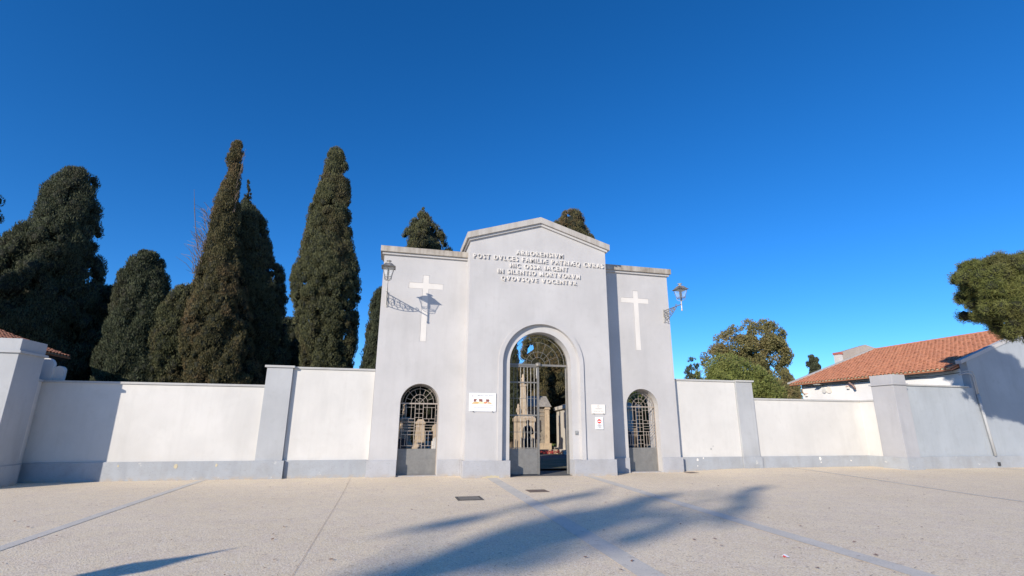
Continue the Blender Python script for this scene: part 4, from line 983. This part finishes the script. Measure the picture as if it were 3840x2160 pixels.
cypress('cypress_tree', 'shorter dark cypress with a sloping rounded top between the broad one and the dying pair', 29, [(10.5,-13.5,-12.75),(9.9,-13.9,-12.26),(9.0,-14.2,-11.93),(7.95,-14.2,-11.5),(6.9,-14.3,-11.25),(4.85,-14.4,-10.75),(3.6,-14.3,-10.35),(1.0,-14.2,-10.3)], CYPD, 420, 105, (.25, .55), .16, .065)
cypress('cypress_tree', 'low dark cypress filling the gap behind the shorter rounded cypress', 33, [(9.3,-17.5,-15.9),(8.6,-18.3,-14.2),(7.5,-18.6,-13.2),(5,-19,-12.5),(2,-19,-12)], CYPD, 260, 90, (.3, .6), .18, .07)
cypress('cypress_tree', 'tallest cypress, half dead and brown with a ragged broken top', 27, [(16.58,-9.30,-8.80),(15.9,-9.45,-8.72),(15.47,-9.58,-8.67),(14.77,-9.30,-8.62),(14.05,-9.45,-8.60),(13.12,-9.71,-8.47),(11.99,-9.75,-8.35),(10.89,-9.7,-8.16),(9.8,-9.85,-8.05),(8.75,-9.95,-7.61),(7.71,-10.05,-7.38),(6.7,-10.2,-6.96),(5.7,-10.14,-6.83),(4.73,-9.85,-6.52),(3.59,-9.58,-6.19),(1.0,-9.6,-6.2)], CYPB, 620, 105, (.18, .46), .14, .055, core=.72)
cypress('cypress_tree', 'dark cypress with a thin pointed spire growing against the dying brown one', 29, [(15.34,-8.92,-8.85),(14.59,-8.92,-8.63),(13.61,-9.1,-8.35),(13.2,-9.4,-7.95),(12.67,-9.6,-7.45),(11.71,-9.7,-7.32),(10.79,-9.7,-6.85),(9.88,-9.5,-6.3),(8.97,-9.3,-6.05),(7.19,-9.0,-5.75),(5.03,-8.16,-5.42),(3.77,-8.17,-5.28),(1.0,-8.1,-5.3)], CYPD, 480, 105, (.2, .5), .15, .06)
cypress('cypress_tree', 'green cypress bulging at the left foot of the dying brown one', 28.2, [(8.6,-11.0,-10.4),(8.0,-11.5,-9.9),(7.0,-11.8,-9.6),(5.5,-11.9,-9.4),(4.2,-11.7,-9.2),(1.0,-11.5,-9.2)], CYP, 190, 100, (.22, .5), .15, .06)
cypress('cypress_tree', 'tall evenly tapering cypress standing just left of the gatehouse', 27, [(16.95,-4.15,-3.95),(16.6,-4.35,-3.5),(16.2,-4.51,-3.29),(14.96,-4.65,-3.08),(13.74,-4.84,-2.86),(12.53,-5.12,-2.72),(11.37,-5.19,-2.57),(10.24,-5.36,-2.18),(9.13,-5.49,-1.92),(8.69,-5.54,-1.8),(7.82,-5.44,-1.92),(6.97,-5.19,-1.9),(5.93,-4.88,-1.82),(4.91,-4.64,-1.77),(4.3,-4.54,-1.95),(3.4,-4.2,-2.3)], CYP, 560, 110, (.2, .42), .135, .055)
cypress('cypress_tree', 'dark low cypress filling behind the tall tapering one above the wall', 34, [(8.2,-7.8,-6.2),(7.0,-8.2,-4.8),(5.6,-8.6,-3.4),(3.5,-8.6,-3.0),(1,-8.6,-3.0)], CYPD, 200, 90, (.3, .6), .18, .07)
cypress('cypress_tree', 'conical cypress top rising behind the roofline of the left wing', 34, [(16.91,1.38,1.48),(16.03,.85,2.0),(15.11,.1,2.84),(14.22,-.06,3.5),(13.03,-.17,3.87),(9,-.6,4.3),(5,-.9,4.3),(1,-.9,4.3)], CYP, 330, 95, (.25, .5), .17, .07)
cypress('cypress_tree', 'small cypress tip peeping beside the left end of the gable', 36, [(14.9,4.95,5.1),(14.3,4.4,5.7),(13,4.1,6.0),(9,3.9,6.3),(1,3.9,6.3)], CYP, 120, 90, (.25, .5), .17, .07)
cypress('cypress_tree', 'slim cypress half hidden by the left edge of the gatehouse', 25, [(8.31,-1.05,-.5),(7.53,-1.3,-.2),(6.72,-1.37,0),(5.72,-1.46,.15),(4.75,-1.49,.25),(3.0,-1.55,.3),(1,-1.5,.3)], CYPD, 190, 95, (.18, .4), .14, .06)
cypress('cypress_tree', 'big brown green cypress seen above the gable and through the open arch', 36, [(18.82,13.2,14.4),(18.32,12.5,14.58),(17.44,12.02,14.9),(16.76,11.94,15.3),(14.68,11.3,15.85),(11.5,10.5,16.6),(8.47,9.8,16.9),(6.62,9.2,17.0),(5.11,8.8,17.0),(3.6,9.3,16.6),(2.6,11.2,15.2)], CYPB, 520, 110, (.28, .6), .17, .07, core=.82)
cypress('cypress_tree', 'cypress at the far left frame edge, mostly outside the picture', 26, [(11.93,-19.1,-18.4),(11.48,-19.19,-18.07),(10.38,-19.2,-17.85),(9.53,-19.2,-17.75),(8.87,-19.3,-17.8),(4.27,-19.6,-17.4),(1,-19.6,-17.4)], CYPD, 180, 90, (.2, .45), .14, .06)
cypress('cypress_tree', 'dark slim cypress at the left edge of the view through the arch', 30, [(7.4,7.0,7.25),(6.6,6.85,7.5),(5.12,6.7,7.6),(4.07,6.7,7.6),(3.03,6.5,7.7),(1,6.4,7.8)], CYPD, 120, 90, (.18, .4), .15, .06)
cypress('cypress_tree', 'dark cypress closing the view behind the chapel tomb', 42, [(6.2,9.0,10.6),(5.2,8.4,11.4),(4,8.0,12),(1,8,12.4)], CYPD, 150, 90, (.3, .6), .2, .08)
cypress('cypress_tree', 'dark cypress closing the view behind the left side gate', 33, [(7.2,-1.2,.8),(6,-2.0,3.0),(4,-2.4,4.2),(1,-2.4,4.4)], CYPD, 220, 90, (.3, .6), .18, .07)
cypress('cypress_tree', 'dark cypress closing the view behind the right side gate', 31, [(7.6,15.0,17.0),(6.6,14.2,18.0),(5,13.6,18.6),(3,13.4,19),(1,13.4,19)], BROADG, 260, 80, (.3, .6), .2, .07)
cypress('cypress_tree', 'small dark cypress poking above the far corner of the tiled roof', 60, [(11.68,58.62,59.6),(10.98,58.22,59.9),(10.13,58.1,60.1),(9.1,57.9,59.9),(5,57.8,60)], CYPD, 60, 90, (.3, .5), .25, .12)
cypress('cypress_tree', 'brownish cypress against the left end of the tiled house', 40, [(6.82,35.85,36.4),(6.07,35.42,36.75),(5.15,35.19,36.95),(4.24,34.82,37.1),(1,34.6,37.2)], BROADB, 90, 90, (.25, .5), .2, .09)
# dead twigs on the dying cypress
tw = MB(); random.seed(9)
dead = [o for o in bpy.data.objects if o.get('label', '').startswith('tallest cypress')][0]
for i in range(110):
    z0 = random.uniform(8.6, 12.0); x0 = -9.75+random.uniform(0, .3); l = random.uniform(.35, 1.0)*(1.25 if z0 < 10.4 else .6); a = R(random.uniform(95, 150)); y = 26.3+random.uniform(-.4, .6)
    tw.tube([(x0, y, z0), (x0+l*.5*math.cos(a), y+random.uniform(-.2, .2), z0+l*.5*math.sin(a)), (x0+l*math.cos(a+.15), y+random.uniform(-.3, .3), z0+l*math.sin(a+.15))], [.014, .010, .005], 3, False)
for i in range(3):
    tw.tube([(-9.8, 26.4, 9.9), (-10.1, 26.4, 11.0), (-10.35-.08*i, 26.4, 12.2+.5*i)], [.022, .016, .007], 3, False)
for i in range(30):
    z0 = random.uniform(12.2, 15.5); x0 = -8.62+random.uniform(-.05, .1); a = R(random.uniform(50, 90)); l = random.uniform(.2, .6)
    tw.tube([(x0, 26.6, z0), (x0+l*math.cos(a)*.5, 26.6, z0+l*math.sin(a))], [.014, .006], 3, False)
tag(tw.build('dead_twigs', TWIG, dead), kind='stuff')

def broad(name, label, blobs, mat, n, length, width, trunk=None, lobr=(.35, .8), per=70, cat='tree', jitter=1.6, group=None, core=None, solid=0):
    """blobs: (x,y,z,rx,ry,rz) ellipsoids filled with leaf clumps"""
    b0 = blobs[0]; e = empty(name, (b0[0], b0[1], 0), label, cat, group)
    vols = np.array([b[3]*b[5] for b in blobs]); pr = vols/vols.sum(); Cn = []; Rd = []; Dr = []
    for i in range(n):
        b = blobs[rng.choice(len(blobs), p=pr)]; d = unit(rng.normal(0, 1, 3)); d[1] = -abs(d[1]) if rng.random() < .7 else d[1]
        q = rng.uniform(.5, 1.08); r = rng.uniform(*lobr)*min(1, b[3])
        Cn.append([b[0]+d[0]*(b[3]-r*.7)*q, b[1]+d[1]*(b[4]-r*.7)*q, b[2]+d[2]*(b[5]-r*.7)*q]); Rd.append(r); Dr.append(d)
    Cn = np.array(Cn); Rd = np.array(Rd); Dr = np.array(Dr)
    pn = np.maximum((per*(Rd/Rd.mean())**2).astype(int), 8); P, D = lobes_to_points(Cn, Rd, Dr, pn, 1.0, .5)
    leaves_mesh('crown', P, D, length, width, mat, e, up_bias=.15, jitter=jitter, tone=np.repeat(rng.random(len(Cn)), pn))
    if solid: solid_lobes('inner_foliage', Cn, Rd, DEEP, e, solid, 1.0)
    if core:
        c = MB()
        for b in blobs:
            vs = []; fs = []; nn = 12; mm = 8
            for i in range(mm+1):
                ph = -PI/2+PI*i/mm
                for k in range(nn):
                    t = 2*PI*k/nn; q = core*random.uniform(.85, 1.1); vs.append((b[0]+b[3]*q*math.cos(ph)*math.cos(t), b[1]+b[4]*q*math.cos(ph)*math.sin(t), b[2]+b[5]*q*math.sin(ph)))
            for i in range(mm):
                for k in range(nn): fs.append((i*nn+k, i*nn+(k+1) % nn, (i+1)*nn+(k+1) % nn, (i+1)*nn+k))
            c.add(vs, fs)
        c.build('inner_foliage', mat, e)
    if trunk:
        t_ = MB()
        for pts, r0, r1 in trunk:
            k = len(pts); t_.tube(pts, [r0+(r1-r0)*i/(k-1) for i in range(k)], 7)
        t_.build('trunk', BARK, e)
    return e
broad('broadleaf_tree', 'big brownish broadleaf tree with gaps of sky, right of the gatehouse', [(37.8,45,10.6,2.9,2.2,2.3),(34.6,45,9.7,2.5,2.2,2.1),(32.6,45,8.2,1.9,1.8,1.9),(39.2,45,8.9,2.1,2,1.9),(35.6,45,7.4,2.9,2.2,2.2),(39.3,45,6.6,1.3,1.5,1.3),(37.0,45,5.0,3.0,2,2.0),(31.9,45,6.6,1.0,1.4,1.4),(40.6,45,5.0,1.6,1.2,1.5)], BROADB, 620, .2, .12,
      [([(36.5,45,0),(36.7,45,5),(37.5,45,10.5)],.3,.08),([(36.6,45,4),(35,45,7),(34.2,45,9.8)],.18,.05),([(36.9,45,5),(38.5,45,7.5),(39.6,45,9)],.15,.05),([(36.6,45,4.4),(33.6,45,6.5),(32.2,45,8.4)],.12,.04)], (.35, .8), 75)
broad('broadleaf_shrub', 'bright green feathery shrub rising behind the right white wall', [(22.1,30,4.9,1.9,1.6,1.7),(23.7,30,4.2,2.0,1.6,1.75),(24.9,30,3.4,1.7,1.5,1.8),(21.2,30,4.2,1.2,1.3,1.5),(23,30,2.0,2.9,1.5,1.8)], BROADG, 300, .17, .05, [([(22.6,30,0),(22.8,30,3.5)],.12,.05)], (.28, .6), 110, jitter=1.4, core=.6)
broad('conifer_tree', 'small blue green conifer beside the right wing, behind the bright shrub', [(24.75,38,6.2,.75,.8,1.2),(25.1,38,5.0,1.0,.8,1.2),(24.4,38,5.3,.5,.6,.8)], CYPD, 80, .17, .06, [([(24.8,38,0),(24.85,38,6.8)],.12,.03)], (.15, .35), 60)
broad('broadleaf_tree', 'low brown bushy tree between the green shrub and the tiled house', [(31.0,36,4.3,1.8,1.2,1.3),(29.2,36,4.6,1.4,1.2,1.4),(30,36,2.5,2.8,1.2,1.8)], BROADB, 170, .2, .1, [([(30,36,0),(30.2,36,4)],.12,.05)], (.3, .6), 80, core=.6)
broad('hedge', 'dark hedge line behind the graves inside the cemetery', [(x, 44, 1.6, 3.2, 1.5, 2.2) for x in range(-20, 40, 5)], CYPD, 420, .3, .14, None, (.5, .9), 80, 'hedge', core=.8)
# pine near the tiled house
broad('pine_tree', 'rounded pine crown at the right frame edge, shading the grey gable wall', [(20.4,11.85,6.22,2.05,1.3,1.08),(20.55,12.5,6.2,1.6,1.6,1.1),(21.2,11.7,5.6,1.2,1.1,.9),(20.3,11.9,5.3,1.85,1.2,.9),(20.7,12.5,5.75,1.4,1.3,.85),(20.0,12.5,6.8,.95,1.0,.65),(20.3,12.1,6.85,1.15,1.1,.65),(20.9,11.5,5.15,1.4,1.0,.65)], PINEL, 900, .12, .016,
      [([(22.6,12.0,0),(22.4,12.0,3),(21.0,12.0,5.8)],.2,.07),([(22.3,12.0,3.6),(20.6,12.2,5.1),(19.8,12.4,5.9)],.09,.03)], (.17, .36), 270, jitter=1.1, solid=.66)
# palm fronds behind the right side gate and beside the house
def fronds(x, y, z, n, l, label, seed):
    random.seed(seed); e = empty('palm_plant', (x, y, .1), label, 'plant'); 
    MB().tube([(x, y, .1), (x, y, z)], [.12, .09], 7).build('trunk', BARK, e)
    for k in range(n):
        a = 2*PI*k/n+random.uniform(-.2, .2); el = random.uniform(.2, 1.2); pts = []; f = MB()
        for i in range(7):
            t = i/6; hr = l*t*math.cos(el*(1-.4*t)); pts.append(Vector((x+hr*math.cos(a), y+hr*math.sin(a), z+l*t*math.sin(el)-.45*l*t*t)))
        f.tube(pts, .008, 3)
        for i in range(1, 7):
            d = (pts[i]-pts[i-1]).normalized(); sdv = d.cross(Vector((0, 0, 1))).normalized()
            for s in (-1, 1):
                for q in range(3):
                    b_ = pts[i-1].lerp(pts[i], q/3); tip = b_+(sdv*s*.75+d*.6)*l*.28*(1-.45*i/7)-Vector((0, 0, .06)); f.add([b_-d*.012, b_+d*.012, tip], [(0, 1, 2)])
        f.build('frond', BROADG, e)
fronds(11.8, 23.2, 2.9, 16, 1.5, 'green palm with arching fronds filling the top of the right side gate', 5)
fronds(24.2, 27.5, 2.9, 11, .9, 'yellow green palm fronds beside the left end of the tiled house', 6)

# ------------------------------------------------------------------ trees and lamp behind the viewer, whose shadows reach the paving
SD = Vector((1.08, 1.0, -.53))
spots = [(1.3,9.6,3.0,.5),(3.6,11.4,3.0,.55),(5.4,12.9,2.4,.5),(2.6,8.5,5.4,1.1),(1.3,7.3,3.4,.9),(4.7,10.3,4.4,.9),(6.6,11.8,2.2,.5),(4.6,8.5,4.0,.7),(7.0,9.7,4.2,.65),(9.0,11.9,3.2,.45),(10.4,13.0,1.6,.35),(8.3,12.4,2.0,.3),(2.2,7.0,2.4,.5)]
blobs = []
for i, (x, y, Lg, W) in enumerate(spots):
    t = 37+(i % 3)*2.0; q = Vector((x, y, 0))-SD*t; blobs.append((q.x, q.y, q.z, W*.62, W*.62, Lg*.18+.1))
tx, ty = -38.0, -29.0
trk = [([(tx, ty, 0), (tx+.3, ty, 11), (tx, ty, 21)], .35, .08)]
for b in blobs: trk.append(([(tx+.1, ty, min(b[2]-1.5, 18)), (b[0]*.5+tx*.5, b[1]*.5+ty*.5, b[2]-.6), (b[0], b[1], b[2])], .09, .03))
broad('tall_pine', 'tall open-crowned pine behind the viewer that shades the paving', blobs, PINEL, 190, .26, .06, trk, (.28, .5), 70)
SL = empty('street_lamp', (-10.1, .6, 0), 'tall street lamp with pointed finial, outside the picture on the left', 'street lamp')
MB().tube([(-10.1, .6, 0), (-10.1, .6, 3.32)], [.05, .028], 8).build('pole', DARKIRON, SL)
MB().lathe(-10.1, .6, [(.05, 3.30), (.20, 3.42), (.28, 3.60), (.14, 3.74), (.05, 3.86), (.004, 4.05)], 12).build('lamp_head', DARKIRON, SL)

# ------------------------------------------------------------------ litter: needles and leaves on the paving
random.seed(17); nd = MB()
for i in range(1900):
    y = 3.2+13.4*random.random()**1.25; x = random.uniform(-.75*y-2, 1.45*y+1); 
    if x < -9.5 or (y > 15.9 and x > 19): continue
    a = random.gauss(.1, .7); l = random.uniform(.015, .05); wd = random.uniform(.002, .004); d = Vector((math.cos(a), math.sin(a), 0))*l; n_ = Vector((-math.sin(a), math.cos(a), 0))*wd; p = Vector((x, y, gz(x, y)+.013))
    nd.add([p-d-n_, p+d-n_*.5, p+d+n_*.5+Vector((0, 0, .002)), p-d+n_], [(0, 1, 2, 3)])
tag(nd.build('pine_needle_litter', mk('needle_brown', (.27, .18, .12), .9)), 'scattered brown pine needles and twigs over the paving', 'litter', kind='stuff')
lf = MB()
for i in range(220):
    y = 4+12.4*random.random(); x = random.uniform(-.6*y, 1.3*y); 
    if y > 15.9 and x > 19 or x < -9: continue
    a = random.random()*6.3; s_ = random.uniform(.018, .04); p = Vector((x, y, gz(x, y)+.014)); lf.add([p+Vector((math.cos(a+k*PI/2)*s_*(1 if k % 2 else .5), math.sin(a+k*PI/2)*s_*(1 if k % 2 else .5), random.uniform(0, .012))) for k in range(4)], [(0, 1, 2, 3)])
tag(lf.build('fallen_leaves', mk('leaf_brown', (.26, .12, .07), .8)), 'few curled reddish brown leaves on the paving', 'litter', kind='stuff')
lt = empty('paper_scrap', (5.15, 6.15, .01), 'crumpled red and white paper scrap on the paving between the strips', 'litter')
MB().add([(5.12, 6.10, .012), (5.19, 6.11, .016), (5.18, 6.19, .035), (5.12, 6.17, .02)], [(0, 1, 2, 3)]).build('white_part', SIGNW, lt); MB().add([(5.10, 6.12, .014), (5.135, 6.09, .018), (5.13, 6.16, .03)], [(0, 1, 2)]).build('red_part', RED, lt)
bpy.context.view_layer.update()
